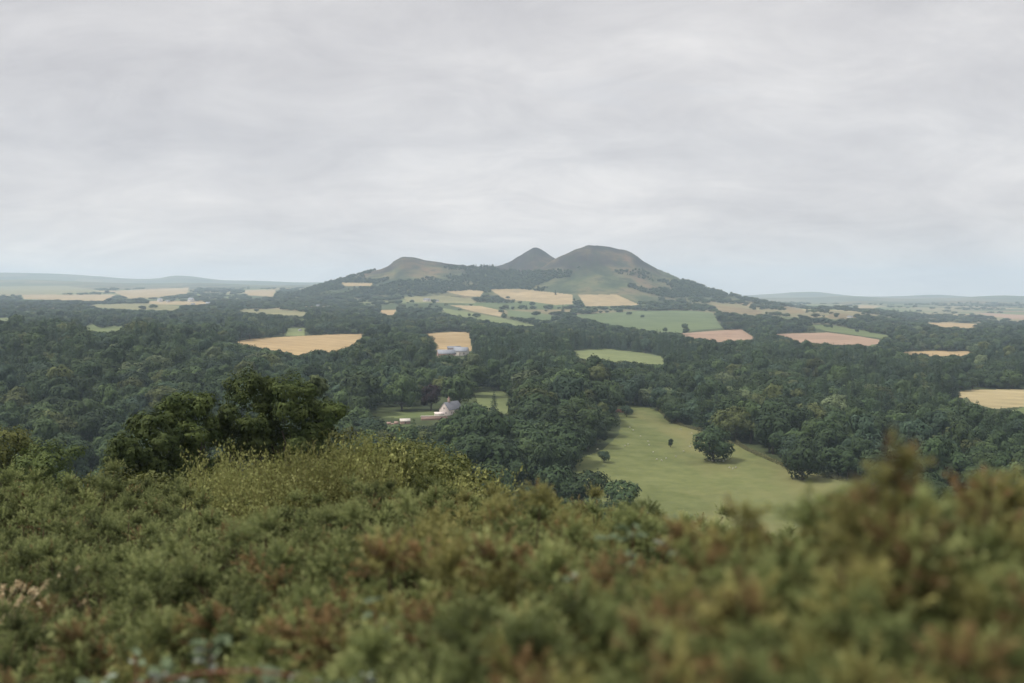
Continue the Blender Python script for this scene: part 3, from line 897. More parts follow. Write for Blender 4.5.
RANK = ['leftmost', 'second', 'third', 'fourth', 'fifth', 'sixth', 'seventh', 'eighth', 'ninth', 'tenth', 'eleventh', 'twelfth', 'thirteenth', 'fourteenth', 'fifteenth']
def rank_phrase(i, n):
    if n == 1: return ''
    if n == 2: return 'the left one' if i == 0 else 'the right one'
    if i == 0: return 'leftmost'
    if i == n - 1: return 'rightmost'
    if i < n / 2: return RANK[i] + ' from the left'
    return RANK[n - 1 - i] + ' from the right'
def wood_region(px, py, y):
    if y < 470:
        return 'on the slope just below the gorse'
    if px < 150:
        return 'low on the far left wooded bank' if y < 780 else 'atop the far left wooded bank'
    if px < 330:
        return 'on the wooded bank beyond the near oaks' if y < 900 else 'before the larger golden field'
    if px < 480:
        return 'around the white cottage' if y < 830 else ('between the cottage and the farm sheds' if y < 1300 else 'beside the farm sheds and golden fields')
    if px < 625:
        if y < 900: return 'in the wood left of the sheep pasture'
        return 'behind the wood left of the sheep pasture' if y < 1250 else 'below the small pale pasture in mid valley'
    if px < 800:
        if y < 800: return 'along the pasture hedge'
        return 'in the wood behind the pasture hedge' if y < 1150 else 'in mid valley below the ploughed fields'
    if px < 945:
        if y < 800: return 'in the right wood behind the gorse sprig'
        return 'midway through the right hand wood' if y < 1200 else 'on the far side of the right wood'
    return 'before the pale hay field at right' if y < 1000 else 'behind the pale hay field at right'

def build_woods():
    w = WOOD
    order = np.argsort(-AREA)
    broad = [i for i in order if w['vi'][i] < 5 and AREA[i] >= 8][:300]
    conif = [i for i in order if w['vi'][i] >= 5 and AREA[i] >= 8][:110]
    groups = {}
    for i in broad + conif:
        key = VKEYS[w['vi'][i]]
        d = (CNAMES[w['ci'][i]], key, wood_region(w['px'][i], w['py'][i], w['y'][i]))
        groups.setdefault(d, []).append(i)
    for (colour, key, region), members in groups.items():
        members.sort(key=lambda i: w['px'][i])
        for r, i in enumerate(members):
            con = key in CONIFERS
            noun = 'conifer' if con else 'tree'
            ph = rank_phrase(r, len(members))
            label = f'{colour} {key} {noun} {region}' + (', ' + ph if ph else '')
            place_tree('conifer_tree' if con else 'broadleaf_tree', key, colour, (w['x'][i], w['y'][i], w['z'][i] - 0.2), w['sxy'][i], w['rot'][i],
                       label, 'tree', 'conifers in the valley woods' if con else 'broadleaf trees in the valley woods', w['sz'][i])
    rest = np.ones(len(w['x']), bool)
    rest[broad + conif] = False
    print('woods', len(rest), 'individuals', len(broad), len(conif), 'rest', rest.sum(), 'distinct descriptors', len(groups))
    idx = np.where(rest)[0]
    me = bpy.data.meshes.new('woodland')
    V = np.column_stack([w['x'], w['y'], w['z'] - 0.2])[idx]
    me.vertices.add(len(idx))
    me.vertices.foreach_set('co', V.astype(np.float32).ravel())
    combos = [(v, c) for v in range(len(VKEYS)) for c in range(len(CNAMES))]
    pick = (w['vi'] * len(CNAMES) + w['ci'])[idx]
    a = me.attributes.new('pick', 'INT', 'POINT'); a.data.foreach_set('value', pick.astype(np.int32))
    a = me.attributes.new('turn', 'FLOAT_VECTOR', 'POINT')
    a.data.foreach_set('vector', np.column_stack([np.zeros(len(idx)), np.zeros(len(idx)), w['rot'][idx]]).astype(np.float32).ravel())
    a = me.attributes.new('size', 'FLOAT_VECTOR', 'POINT')
    a.data.foreach_set('vector', np.column_stack([w['sxy'], w['sxy'], w['sz']])[idx].astype(np.float32).ravel())
    o = link('woodland', me)
    tag(o, 'dense dark woods filling the valley and hedging its far fields', 'woodland', kind='stuff')
    ng = bpy.data.node_groups.new('woodland_trees', 'GeometryNodeTree')
    ng.interface.new_socket('Geometry', in_out='INPUT', socket_type='NodeSocketGeometry')
    ng.interface.new_socket('Geometry', in_out='OUTPUT', socket_type='NodeSocketGeometry')
    gi, go = ng.nodes.new('NodeGroupInput'), ng.nodes.new('NodeGroupOutput')
    geo = ng.nodes.new('GeometryNodeGeometryToInstance')
    src = {}
    for ob in COL.objects:
        if ob.type == 'MESH' and ob.data.name.startswith('crown_'):
            src.setdefault(ob.data.name[6:], ob)
    # Geometry to Instance puts its last link first
    for v, c in reversed(combos):
        oi = ng.nodes.new('GeometryNodeObjectInfo')
        oi.transform_space = 'ORIGINAL'
        oi.inputs['Object'].default_value = src[VKEYS[v]]
        oi.inputs['As Instance'].default_value = False
        sm = ng.nodes.new('GeometryNodeSetMaterial')
        sm.inputs['Material'].default_value = LEAF[CNAMES[c]]
        ng.links.new(oi.outputs['Geometry'], sm.inputs['Geometry'])
        g1 = ng.nodes.new('GeometryNodeGeometryToInstance')
        ng.links.new(sm.outputs[0], geo.inputs[0])
        ng.nodes.remove(g1)
    def attr(nm, typ):
        n = ng.nodes.new('GeometryNodeInputNamedAttribute')
        n.data_type = typ
        n.inputs['Name'].default_value = nm
        return n.outputs['Attribute']
    ip = ng.nodes.new('GeometryNodeInstanceOnPoints')
    ng.links.new(gi.outputs[0], ip.inputs['Points'])
    ng.links.new(geo.outputs[0], ip.inputs['Instance'])
    ip.inputs['Pick Instance'].default_value = True
    ng.links.new(attr('pick', 'INT'), ip.inputs['Instance Index'])
    ng.links.new(attr('turn', 'FLOAT_VECTOR'), ip.inputs['Rotation'])
    ng.links.new(attr('size', 'FLOAT_VECTOR'), ip.inputs['Scale'])
    ng.links.new(ip.outputs[0], go.inputs[0])
    md = o.modifiers.new('trees', 'NODES')
    md.node_group = ng
build_woods()

# the near trees below the gorse: finer leaves, visible limbs
def near_tree(name, p, Ht, R, nl, n, leaf, colour, label, seed, base=0.12, flat=0.9):
    rng = np.random.default_rng(seed)
    V, Q, L = lobe_crown(rng, Ht, R, nl, n, leaf, base, 0.72, 0.55, 0.26, small=0.62)
    e = empty(name, tuple(p), 0)
    tag(e, label, 'tree', 'oaks on the slope below the gorse')
    link('crown', mesh_np('oak_crown', V, Q, LEAF[colour]), e)
    tv, tq = tree_trunk(rng, Ht, R, L)
    link('trunk', mesh_np('oak_trunk', tv, tq, BARK, smooth=True), e)
def by_top(px, row, Y):
    """foot on the ground at this column and depth, and the height whose top shows at that row"""
    p = at_depth(px, Y)
    top = -(row - HORIZON) / F * Y
    return p, top - p[2]
LEAF['deep oak green'] = leaf_mat('oak_leaves', (0.028, 0.046, 0.013), (0.096, 0.122, 0.036), 0.8, 0.2)
LEAF['scrub green'] = leaf_mat('scrub_leaves', (0.060, 0.075, 0.022), (0.135, 0.142, 0.045), 1.4, 0.25)
def near_trees():
    specs = [
        ('oak_tree', 246, 370, 74, 3.2, 30, 24000, 0.125, 'deep oak green', 'tallest near oak, dark crown left of the pale tree top and above the broom', 3),
        ('oak_tree', 290, 375, 75, 3.3, 30, 24000, 0.125, 'deep oak green', 'broad near oak joined to the right side of the tallest one', 4),
        ('oak_tree', 184, 393, 70, 2.8, 26, 20000, 0.12, 'deep oak green', 'rounded near oak stepping down left of the tallest one', 5),
        ('oak_tree', 148, 413, 67, 2.5, 22, 15000, 0.12, 'deep oak green', 'lower near oak left of the rounded one', 9),
        ('oak_tree', 122, 434, 64, 1.9, 16, 9000, 0.12, 'deep oak green', 'lowest near oak at the left end of the sloping group', 10),
        ('oak_tree', 326, 402, 76, 2.1, 16, 10000, 0.12, 'deep oak green', 'smaller near oak tucked under the right side of the broad oak', 12),
        ('ash_tree', 316, 375, 150, 2.6, 9, 3500, 0.34, 'pale green', 'pale green tree top peeping up behind the broad near oak', 15),
        ('oak_tree', 45, 440, 80, 4.0, 24, 15000, 0.14, 'deep oak green', 'near oak at the far left edge above the gorse', 17),
        ('oak_tree', 5, 428, 90, 3.6, 22, 13000, 0.15, 'scrub green', 'yellowish near oak cut by the left edge of the picture', 19),
    ]
    for nm, px, row, Y, R, nl, n, leaf, colr, label, seed in specs:
        p, ht = by_top(px, row, Y)
        near_tree(nm, p, ht, R, nl, n, leaf, colr, label, seed)
near_trees()
def near_scrub():
    sp = [(372, 443, 30, 1.5, 'left'), (398, 447, 33, 1.7, ''), (422, 443, 38, 1.9, ''), (446, 458, 34, 1.6, ''), (352, 452, 27, 1.3, ''), (468, 473, 30, 1.4, ''), (338, 430, 45, 1.8, ''), (362, 432, 60, 2.4, ''), (388, 436, 58, 2.2, ''), (412, 438, 52, 2.0, ''), (436, 446, 46, 1.9, ''), (200, 470, 30, 1.4, ''), (110, 468, 34, 1.6, ''), (155, 474, 30, 1.4, '')]
    order = sorted(range(len(sp)), key=lambda i: sp[i][0])
    for r, i in enumerate(order):
        px, row, Y, R, _ = sp[i]
        p, ht = by_top(px, row, Y)
        rng = np.random.default_rng(100 + i)
        V, Q, L = lobe_crown(rng, ht, R, 9, 5200, 0.085, 0.05, 0.95, 0.95, 0.3)
        e = empty('hawthorn_bush', tuple(p), 0)
        tag(e, f'leafy hawthorn bush behind the gorse ridge, {rank_phrase(r, len(sp))}', 'bush', 'hawthorn bushes behind the gorse ridge')
        link('foliage', mesh_np('hawthorn_foliage', V, Q, LEAF['scrub green']), e)
        tv, tq = tree_trunk(rng, ht, R, L, 0.06)
        link('stem', mesh_np('hawthorn_stem', tv, tq, BARK, smooth=True), e)
near_scrub()

# ----------------------------------------------------------------------------------------------
# gorse on the viewpoint hill
# ----------------------------------------------------------------------------------------------
def gorse_mat(name, dark, mid, tip):
    m, t = new_mat(name)
    at = N(t, 'ShaderNodeAttribute', attribute_name='tone')
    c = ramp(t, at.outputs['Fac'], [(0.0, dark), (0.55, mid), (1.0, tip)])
    oi = N(t, 'ShaderNodeObjectInfo')
    f = mat_noise(t, 3.5, 3, 0.6)
    c = mixc(t, mathn(t, 'MULTIPLY', f, 0.5), c, tuple(v * 0.62 for v in mid))
    v = mathn(t, 'ADD', mathn(t, 'MULTIPLY', oi.outputs['Random'], 0.35), 0.82)
    cm = N(t, 'ShaderNodeCombineXYZ')
    for i in range(3):
        t.links.new(v, cm.inputs[i])
    c = mixc(t, 1.0, c, cm.outputs[0], 'MULTIPLY')
    finish(t, c, 0.6, 0.25, 0.3)
    return m
GORSE = gorse_mat('gorse_spines', (0.034, 0.044, 0.015), (0.195, 0.232, 0.082), (0.485, 0.515, 0.215))
GORSE_Y = gorse_mat('gorse_spines_yellowish', (0.075, 0.078, 0.024), (0.240, 0.235, 0.080), (0.430, 0.400, 0.150))
WITHER = gorse_mat('withered_spines', (0.050, 0.034, 0.016), (0.22, 0.145, 0.062), (0.44, 0.30, 0.145))
GSTEM = simple_mat('gorse_wood', (0.045, 0.032, 0.020), (0.10, 0.07, 0.045), 20.0, 0.9, 0.1)

def shoots(base, dirn, length, K, nl, nw, rng, tone0=0.0, tone1=1.0):
    """bottle-brush shoots: K spines each"""
    n = len(base)
    t = rng.uniform(0.05, 1.0, (n, K))
    pos = base[:, None, :] + dirn[:, None, :] * (t * length[:, None])[..., None]
    rnd = rng.normal(size=(n, K, 3))
    ax = np.broadcast_to(dirn[:, None, :], rnd.shape)
    side = unit(np.cross(ax, rnd))
    sd = unit(side * (1.0 - 0.35 * t)[..., None] + ax * (0.22 + 0.55 * t)[..., None])
    ln = nl * rng.uniform(0.6, 1.25, (n, K)) * (1.15 - 0.5 * t)
    wv = unit(np.cross(sd, rng.normal(size=sd.shape))) * (nw * 0.5)
    tip = pos + sd * ln[..., None]
    V = np.stack([pos - wv, pos + wv, tip], 2).reshape(-1, 3)
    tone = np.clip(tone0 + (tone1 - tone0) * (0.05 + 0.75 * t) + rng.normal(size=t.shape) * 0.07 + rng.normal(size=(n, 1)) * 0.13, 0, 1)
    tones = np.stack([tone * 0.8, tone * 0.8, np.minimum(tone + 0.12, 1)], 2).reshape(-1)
    # the shoot's own green stem as a thin blade pair
    T = np.arange(n * K * 3).reshape(-1, 3)
    return V, T, tones

def gorse_variant(seed, Rb, Hb, gap, brown, ns, K, shoot):
    """one bush crown in true size, a dome of cushions of spiny shoots; its wood reaches 1.4 m down to the ground"""
    rng = np.random.default_rng(seed)
    def dome(gap, scale, dmin, tries):
        got, dirs = [], []
        for _ in range(tries):
            d = unit(rng.normal(size=3) * np.array([1, 1, 0.95]) + np.array([0, 0, 0.25]))
            if d[2] < dmin:
                continue
            ph = math.atan2(d[1], d[0])
            lump = 1 + 0.15 * sin(3 * ph + seed) * (1 - abs(d[2])) + 0.22 * sin(d[0] * 5 + seed * 2) * sin(d[1] * 5.5 + seed) + rng.uniform(-0.20, 0.14)
            p = np.array([d[0] * Rb, d[1] * Rb, Hb * 0.50 * d[2]]) * lump * scale + np.array([0, 0, Hb * 0.40])
            if all(np.linalg.norm(p - q) > gap for q in got):
                got.append(p); dirs.append(d)
        return np.array(got), np.array(dirs)
    tip, d = dome(gap, 1.0, -0.18, 1500)
    tip2, d2 = dome(gap * 1.3, 0.66, 0.0, 300)
    q = 4.0 / Rb
    is_br = (np.sin(tip[:, 0] * q + seed * 3.1) * np.sin(tip[:, 1] * q * 0.93 + seed) + rng.normal(size=len(d)) * 0.3) > (1 - brown * 1.5)
    def cushion(tip, d, ns):
        ti = np.repeat(np.arange(len(d)), ns)
        m = len(ti)
        sd = unit(d[ti] * 0.58 + np.array([0, 0, 0.34]) + unit(rng.normal(size=(m, 3))) * 0.95)
        base = tip[ti] - d[ti] * 0.05 + sd * rng.uniform(0.0, 0.05, (m, 1))
        return ti, base, sd, rng.uniform(shoot[0], shoot[1], m), np.repeat(rng.normal(size=len(d)) * 0.17, ns)
    ti, base, sd, ln, off = cushion(tip, d, ns)
    br = (is_br[ti] & (rng.uniform(size=len(ti)) < 0.62)) | (rng.uniform(size=len(ti)) < 0.012)
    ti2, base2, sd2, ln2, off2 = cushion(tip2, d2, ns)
    out = []
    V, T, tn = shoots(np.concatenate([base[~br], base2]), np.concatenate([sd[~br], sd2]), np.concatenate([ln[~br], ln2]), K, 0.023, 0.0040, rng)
    tn = np.clip(tn + np.repeat(np.concatenate([off[~br], off2 - 0.55]), K * 3), 0, 1)  # inner cushions toned down: shade of the gaps painted into their colour
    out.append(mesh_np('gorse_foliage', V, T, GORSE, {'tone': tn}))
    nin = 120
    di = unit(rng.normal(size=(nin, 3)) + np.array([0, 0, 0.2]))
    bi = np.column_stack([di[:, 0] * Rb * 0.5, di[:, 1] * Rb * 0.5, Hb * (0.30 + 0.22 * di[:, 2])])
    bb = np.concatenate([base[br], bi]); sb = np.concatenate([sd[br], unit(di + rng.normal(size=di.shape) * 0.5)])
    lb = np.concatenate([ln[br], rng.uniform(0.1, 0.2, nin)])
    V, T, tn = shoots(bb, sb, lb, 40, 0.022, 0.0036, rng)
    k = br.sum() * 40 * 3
    tn[k:] *= 0.35  # inner withered shoots darkened, painting the shade of the bush interior
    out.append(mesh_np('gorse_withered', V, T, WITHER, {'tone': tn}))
    paths = []
    for i in range(len(tip)):
        s = np.array([rng.normal() * 0.09, rng.normal() * 0.09, -1.4]); e = tip[i] - d[i] * 0.06
        mdp = np.array([s[0] * 1.5, s[1] * 1.5, -0.15]) + rng.normal(size=3) * 0.06
        t = np.linspace(0, 1, 8)[:, None]
        paths.append(((1 - t) ** 2 * s + 2 * t * (1 - t) * mdp + t * t * e, np.linspace(0.014, 0.003, 8)))
    V, Q = tubes(paths, 4)
    out.append(mesh_np('gorse_stem', V, Q, GSTEM))
    return out
BIG_R, BIG_H, LOW_R, LOW_H = 0.85, 0.80, 0.42, 0.52
GV = [gorse_variant(k + 1, BIG_R, BIG_H, 0.225, b, 38, 36, (0.055, 0.115)) for k, b in enumerate((0.04, 0.06, 0.125, 0.16))]
GV_LOW = [gorse_variant(k + 11, LOW_R, LOW_H, 0.165, b, 34, 38, (0.040, 0.085)) for k, b in enumerate((0.04, 0.06, 0.125, 0.16))]
GROWS = [
    # row phrase, then (column, row of the top, depth, radius, variant, yellowish)
    ('in the far left gorse bank', [(-25, 474, 14.5, 1.6, 1, 0), (45, 470, 14, 1.3, 0, 0), (98, 468, 15, 1.5, 2, 0), (165, 486, 13, 1.35, 0, 0)]),
    ('in the middle of the left gorse bank', [(25, 500, 10.5, 1.2, 0, 0), (125, 506, 10, 1.2, 1, 0), (218, 506, 9.5, 1.1, 0, 0)]),
    ('at the foot of the left gorse bank', [(-15, 545, 7.5, 1.0, 1, 0), (68, 538, 7.6, 1.05, 0, 0)]),
    ('along the ridge in front of the broom', [(288, 503, 9, 1.0, 2, 0), (346, 500, 9.4, 0.9, 1, 0), (394, 474, 11, 0.85, 2, 0), (452, 484, 10.5, 1.0, 0, 0), (530, 493, 9.5, 1.0, 1, 1), (600, 499, 9, 0.95, 0, 0), (668, 506, 9, 0.9, 1, 0)]),
    ('on the soft green mound at lower left', [(118, 562, 5.0, 0.78, 0, 0), (232, 517, 4.8, 0.98, 0, 0), (336, 526, 4.9, 0.74, 2, 0)]),
    ('at the bottom left below the soft green mound', [(28, 612, 3.9, 0.68, 1, 0), (112, 632, 3.4, 0.46, 0, 0), (205, 612, 3.3, 0.56, 0, 0), (298, 598, 3.4, 0.58, 1, 1)]),
    ('in the central rows, upper', [(425, 506, 4.9, 0.85, 3, 0), (520, 496, 4.5, 0.82, 0, 1), (622, 503, 4.3, 0.74, 0, 0), (704, 522, 4.2, 0.64, 2, 0)]),
    ('in the central rows, lower', [(398, 560, 3.2, 0.54, 1, 0), (490, 544, 2.9, 0.58, 0, 1), (590, 546, 2.6, 0.54, 0, 0), (672, 562, 2.45, 0.42, 2, 0)]),
    ('at the bottom centre', [(372, 640, 2.6, 0.42, 2, 0), (452, 626, 2.2, 0.42, 3, 0), (548, 612, 1.95, 0.42, 3, 0)]),
    ('on the blurred right hand rise, upper', [(738, 543, 2.3, 0.40, 0, 1), (812, 548, 2.0, 0.34, 2, 0), (872, 494, 1.9, 0.34, 3, 0), (925, 480, 1.8, 0.34, 0, 0), (986, 478, 2.0, 0.42, 0, 1), (1054, 486, 2.1, 0.42, 1, 0)]),
    ('nearest the lens at lower right', [(648, 602, 1.75, 0.36, 3, 0), (746, 592, 1.6, 0.36, 0, 1), (842, 580, 1.5, 0.36, 2, 0), (948, 566, 1.5, 0.38, 0, 1), (1034, 562, 1.55, 0.36, 1, 0), (690, 660, 1.35, 0.28, 0, 0), (800, 648, 1.25, 0.28, 3, 0), (908, 638, 1.22, 0.28, 1, 1), (1000, 640, 1.25, 0.28, 2, 0)]),
]
def crown_top(me):
    z = np.empty(len(me.vertices) * 3, np.float32)
    me.vertices.foreach_get('co', z)
    return float(np.percentile(z[2::3], 99.95))
def build_gorse():
    rng = random.Random(5)
    for phrase, rows in GROWS:
        rows = sorted(rows, key=lambda b: b[0])
        kinds = [('yellow green gorse bush' if b[5] else ('green gorse bush', 'green gorse bush', 'gorse bush with brown patches', 'gorse bush browned by withered shoots')[b[4]]) for b in rows]
        for i, (px, row, Y, R, v, yel) in enumerate(rows):
            p, ht = by_top(px, row + rng.uniform(-4, 6) * min(1.6, 6 / Y), Y)
            low = R < 0.62
            sc = R / (LOW_R if low else BIG_R)
            hz = crown_top((GV_LOW if low else GV)[v][0]) * sc
            e = empty('gorse_bush', (p[0], p[1], p[2] + ht - hz * 1.0), rng.uniform(0, 6.28), (sc, sc, sc))
            same = [k for k in range(len(rows)) if kinds[k] == kinds[i]]
            ph = rank_phrase(same.index(i), len(same))
            tag(e, f'{kinds[i]} {phrase}' + (', ' + ph if ph else ''), 'gorse bush', 'gorse bushes on the viewpoint slope')
            f, wd, stm = (GV_LOW if low else GV)[v]
            o = link('foliage', f, e)
            if yel:
                o.material_slots[0].link = 'OBJECT'
                o.material_slots[0].material = GORSE_Y
            link('withered_foliage', wd, e)
            link('stem', stm, e)
build_gorse()

def build_gorse_cover():
    """low gorse on the slope behind the near right hand bushes"""
    rng = np.random.default_rng(88)
    pts, rot, siz = [], [], []
    for Y in (3.6, 4.8, 6.2, 7.8, 9.6, 11.6, 14.0, 17.0):
        for px in np.arange(600 if Y < 8 else 720, 1560, 640 / Y):
            p, ht = by_top(px + rng.uniform(-20, 20), max(528, 560 - 2.2 * Y) + rng.uniform(0, 8), Y + rng.uniform(-0.4, 0.4))
            if ht < 0.25:
                ht = 0.25
            sc = rng.uniform(0.9, 1.25)
            pts.append((p[0], p[1], p[2] + ht - crown_top(GV[0][0]) * sc)); rot.append((0, 0, rng.uniform(0, 6.28))); siz.append((sc, sc, sc))
    me = bpy.data.meshes.new('gorse_cover')
    me.vertices.add(len(pts))
    me.vertices.foreach_set('co', np.array(pts, np.float32).ravel())
    for nm, v in (('turn', rot), ('size', siz)):
        a = me.attributes.new(nm, 'FLOAT_VECTOR', 'POINT'); a.data.foreach_set('vector', np.array(v, np.float32).ravel())
    o = link('gorse_cover', me)
    tag(o, 'low gorse covering the slope behind the near right hand bushes', 'gorse', kind='stuff')
    src = next(ob for ob in COL.objects if ob.type == 'MESH' and ob.data == GV[0][0])
    ng = bpy.data.node_groups.new('gorse_cover_bushes', 'GeometryNodeTree')
    ng.interface.new_socket('Geometry', in_out='INPUT', socket_type='NodeSocketGeometry')
    ng.interface.new_socket('Geometry', in_out='OUTPUT', socket_type='NodeSocketGeometry')
    gi, go = ng.nodes.new('NodeGroupInput'), ng.nodes.new('NodeGroupOutput')
    oi = ng.nodes.new('GeometryNodeObjectInfo')
    oi.transform_space = 'ORIGINAL'
    oi.inputs['Object'].default_value = src
    ip = ng.nodes.new('GeometryNodeInstanceOnPoints')
    ng.links.new(gi.outputs[0], ip.inputs['Points'])
    ng.links.new(oi.outputs['Geometry'], ip.inputs['Instance'])
    for nm, sock in (('turn', 'Rotation'), ('size', 'Scale')):
        n = ng.nodes.new('GeometryNodeInputNamedAttribute')
        n.data_type = 'FLOAT_VECTOR'
        n.inputs['Name'].default_value = nm
        ng.links.new(n.outputs['Attribute'], ip.inputs[sock])
    ng.links.new(ip.outputs[0], go.inputs[0])
    o.modifiers.new('bushes', 'NODES').node_group = ng
build_gorse_cover()

# the tall sprig standing out of the nearest gorse, and two lesser ones
def build_sprigs():
    rng = np.random.default_rng(55)
    specs = [(893, 434, 1.62, 0.34, 'tall gorse sprig rising above the near bushes at right, tipped against the woods'),
             (985, 470, 1.8, 0.3, 'shorter gorse sprig right of the tall one'),
             (848, 498, 1.75, 0.26, 'browned gorse sprig left of the tall one'),
             (742, 502, 1.9, 0.26, 'thin gorse sprig crossing the bottom of the pasture')]
    for px, row, Y, ln, label in specs:
        x = (px - 512) / F * Y
        top = -(row - HORIZON) / F * Y
        e = empty('gorse_sprig', (x, Y, top - ln))
        tag(e, label, 'gorse sprig', 'gorse sprigs on the near bushes')
        n = 90 if ln > 0.32 else 50
        t = rng.uniform(0.0, 1.0, n)
        lean = np.array([0.05, 0.0, 0])
        wd_ = 0.055 * (1 - t) + 0.010
        base = np.column_stack([lean[0] * t * ln + rng.normal(size=n) * wd_, rng.normal(size=n) * wd_, t * ln * 0.86])
        d = unit(rng.normal(size=(n, 3)) * 0.6 + np.array([0, 0, 0.9]))
        L = rng.uniform(0.04, 0.09, n) * (1.2 - 0.5 * t)
        br = rng.uniform(size=n) < 0.28
        V, T, tn = shoots(base[~br], d[~br], L[~br], 60, 0.022, 0.0026, rng)
        link('foliage', mesh_np('sprig_foliage', V, T, GORSE_Y, {'tone': tn}), e)
        V, T, tn = shoots(base[br], d[br], L[br], 60, 0.022, 0.0026, rng)
        link('withered_foliage', mesh_np('sprig_withered', V, T, WITHER, {'tone': tn}), e)
        V, Q = tubes([(np.array([[0, 0, -0.3], [0.0, 0, 0], [lean[0] * ln * 0.5, 0, ln * 0.5], [lean[0] * ln, 0, ln * 0.95]]), [0.006, 0.005, 0.004, 0.002])], 5)
        link('stem', mesh_np('sprig_stem', V, Q, GSTEM), e)
build_sprigs()

# broom: yellow-green, thin upright twigs
BROOM = leaf_mat('broom_leaves', (0.135, 0.150, 0.046), (0.270, 0.275, 0.105), 3.0, 0.3)
BROOM_STEM = simple_mat('broom_twigs', (0.11, 0.105, 0.035), (0.18, 0.155, 0.06), 12.0, 0.8, 0.2)
def broom_variant(seed):
    rng = np.random.default_rng(seed)
    n = 120
    ph = rng.uniform(0, 2 * pi, n); rr = np.sqrt(rng.uniform(0, 1, n)) * 0.28
    base = np.column_stack([rr * np.cos(ph), rr * np.sin(ph), np.zeros(n)])
    out = np.column_stack([np.cos(ph), np.sin(ph), np.zeros(n)]) * rr[:, None] * 1.1
    ln = rng.uniform(0.45, 0.95, n)
    paths, P, D = [], [], []
    for i in range(n):
        t = np.linspace(0, 1, 5)[:, None]
        pth = base[i] + np.array([0, 0, 1]) * t * ln[i] + out[i] * t ** 1.5 + np.array([rng.normal(), rng.normal(), 0]) * 0.13 * t ** 2
        paths.append((pth, np.linspace(0.0045, 0.0016, 5)))
        k = 80
        tt = rng.uniform(0.15, 1.0, k)
        q = np.column_stack([np.interp(tt, np.linspace(0, 1, 5), pth[:, a]) for a in range(3)])
        P.append(q + rng.normal(size=q.shape) * 0.030); D.append(unit(rng.normal(size=q.shape) + np.array([0, 0, 0.5])))
    V, Q = quads_at(np.concatenate(P), np.concatenate(D), 0.023, rng, 0.6)
    tv, tq = tubes(paths, 3)
    return mesh_np('broom_foliage', V, Q, BROOM), mesh_np('broom_twig', tv, tq, BROOM_STEM)
def build_broom():
    bv = [broom_variant(61), broom_variant(62), broom_variant(63)]
    sp = [(228, 458, 15.5), (245, 462, 14.5), (262, 455, 15), (283, 452, 14), (300, 446, 14.5), (318, 440, 14), (336, 437, 14.5), (354, 438, 14), (310, 458, 13), (345, 455, 13), (272, 468, 13), (470, 472, 14), (222, 442, 17)]
    order = sorted(range(len(sp)), key=lambda i: sp[i][0])
    for r, i in enumerate(order):
        px, row, Y = sp[i]
        p, ht = by_top(px, row, Y)
        e = empty('broom_shrub', tuple(p), i * 1.3, (1.15, 1.15, ht / 0.95))
        tag(e, f'yellowish broom shrub behind the gorse ridge, {rank_phrase(r, len(sp))}', 'broom shrub', 'broom shrubs behind the gorse ridge')
        f, s = bv[i % 3]
        link('foliage', f, e)
        link('stem', s, e)
build_broom()

# dry grass with seed heads at the left edge
def build_dry_grass():
    straw = simple_mat('dry_straw', (0.48, 0.38, 0.23), (0.66, 0.55, 0.36), 15.0, 0.8, 0.2)
    sp = [(-4, 572, 5.6), (8, 566, 5.7), (15, 585, 5.4), (2, 600, 5.2), (44, 562, 5.8), (20, 606, 5.2)]
    order = sorted(range(len(sp)), key=lambda i: sp[i][0])
    for r, i in enumerate(order):
        px, row, Y = sp[i]
        p, ht = by_top(px, row, Y)
        rng = np.random.default_rng(200 + i)
        e = empty('dry_grass', tuple(p))
        tag(e, f'dry grass clump with pale drooping seed heads at the left edge, {rank_phrase(r, len(sp))}', 'grass clump', 'dry grass clumps at the left edge')
        st_p, hv, hq, nb = [], [], [], 0
        for k in range(11 if px < 40 else 4):
            a = rng.uniform(0, 2 * pi); sp_ = rng.uniform(0.02, 0.28)
            h = ht * rng.uniform(0.78, 1.0)
            t = np.linspace(0, 1, 8)[:, None]
            bend = rng.uniform(0.06, 0.16)
            dx = np.array([abs(cos(a)) * 0.7 + 0.3, sin(a), 0])
            pth = np.array([cos(a) * sp_, sin(a) * sp_, 0]) + np.array([0, 0, h]) * (t - 0.06 * t ** 6) + dx * bend * t ** 4 * 1.2
            st_p.append((pth, np.linspace(0.0022, 0.0012, 8)))
            m = 60
            tt = rng.uniform(0.945, 1.0, m)
            q = np.column_stack([np.interp(tt, np.linspace(0, 1, 8), pth[:, c]) for c in range(3)])
            V, Q = quads_at(q + rng.normal(size=q.shape) * 0.005, unit(rng.normal(size=q.shape)), 0.014, rng, 0.35)
            hv.append(V); hq.append(Q + nb); nb += len(V)
        V, Q = tubes(st_p, 3)
        link('stem', mesh_np('grass_stem', V, Q, straw), e)
        link('seed_head', mesh_np('grass_seed_head', np.concatenate(hv), np.concatenate(hq), straw), e)
build_dry_grass()

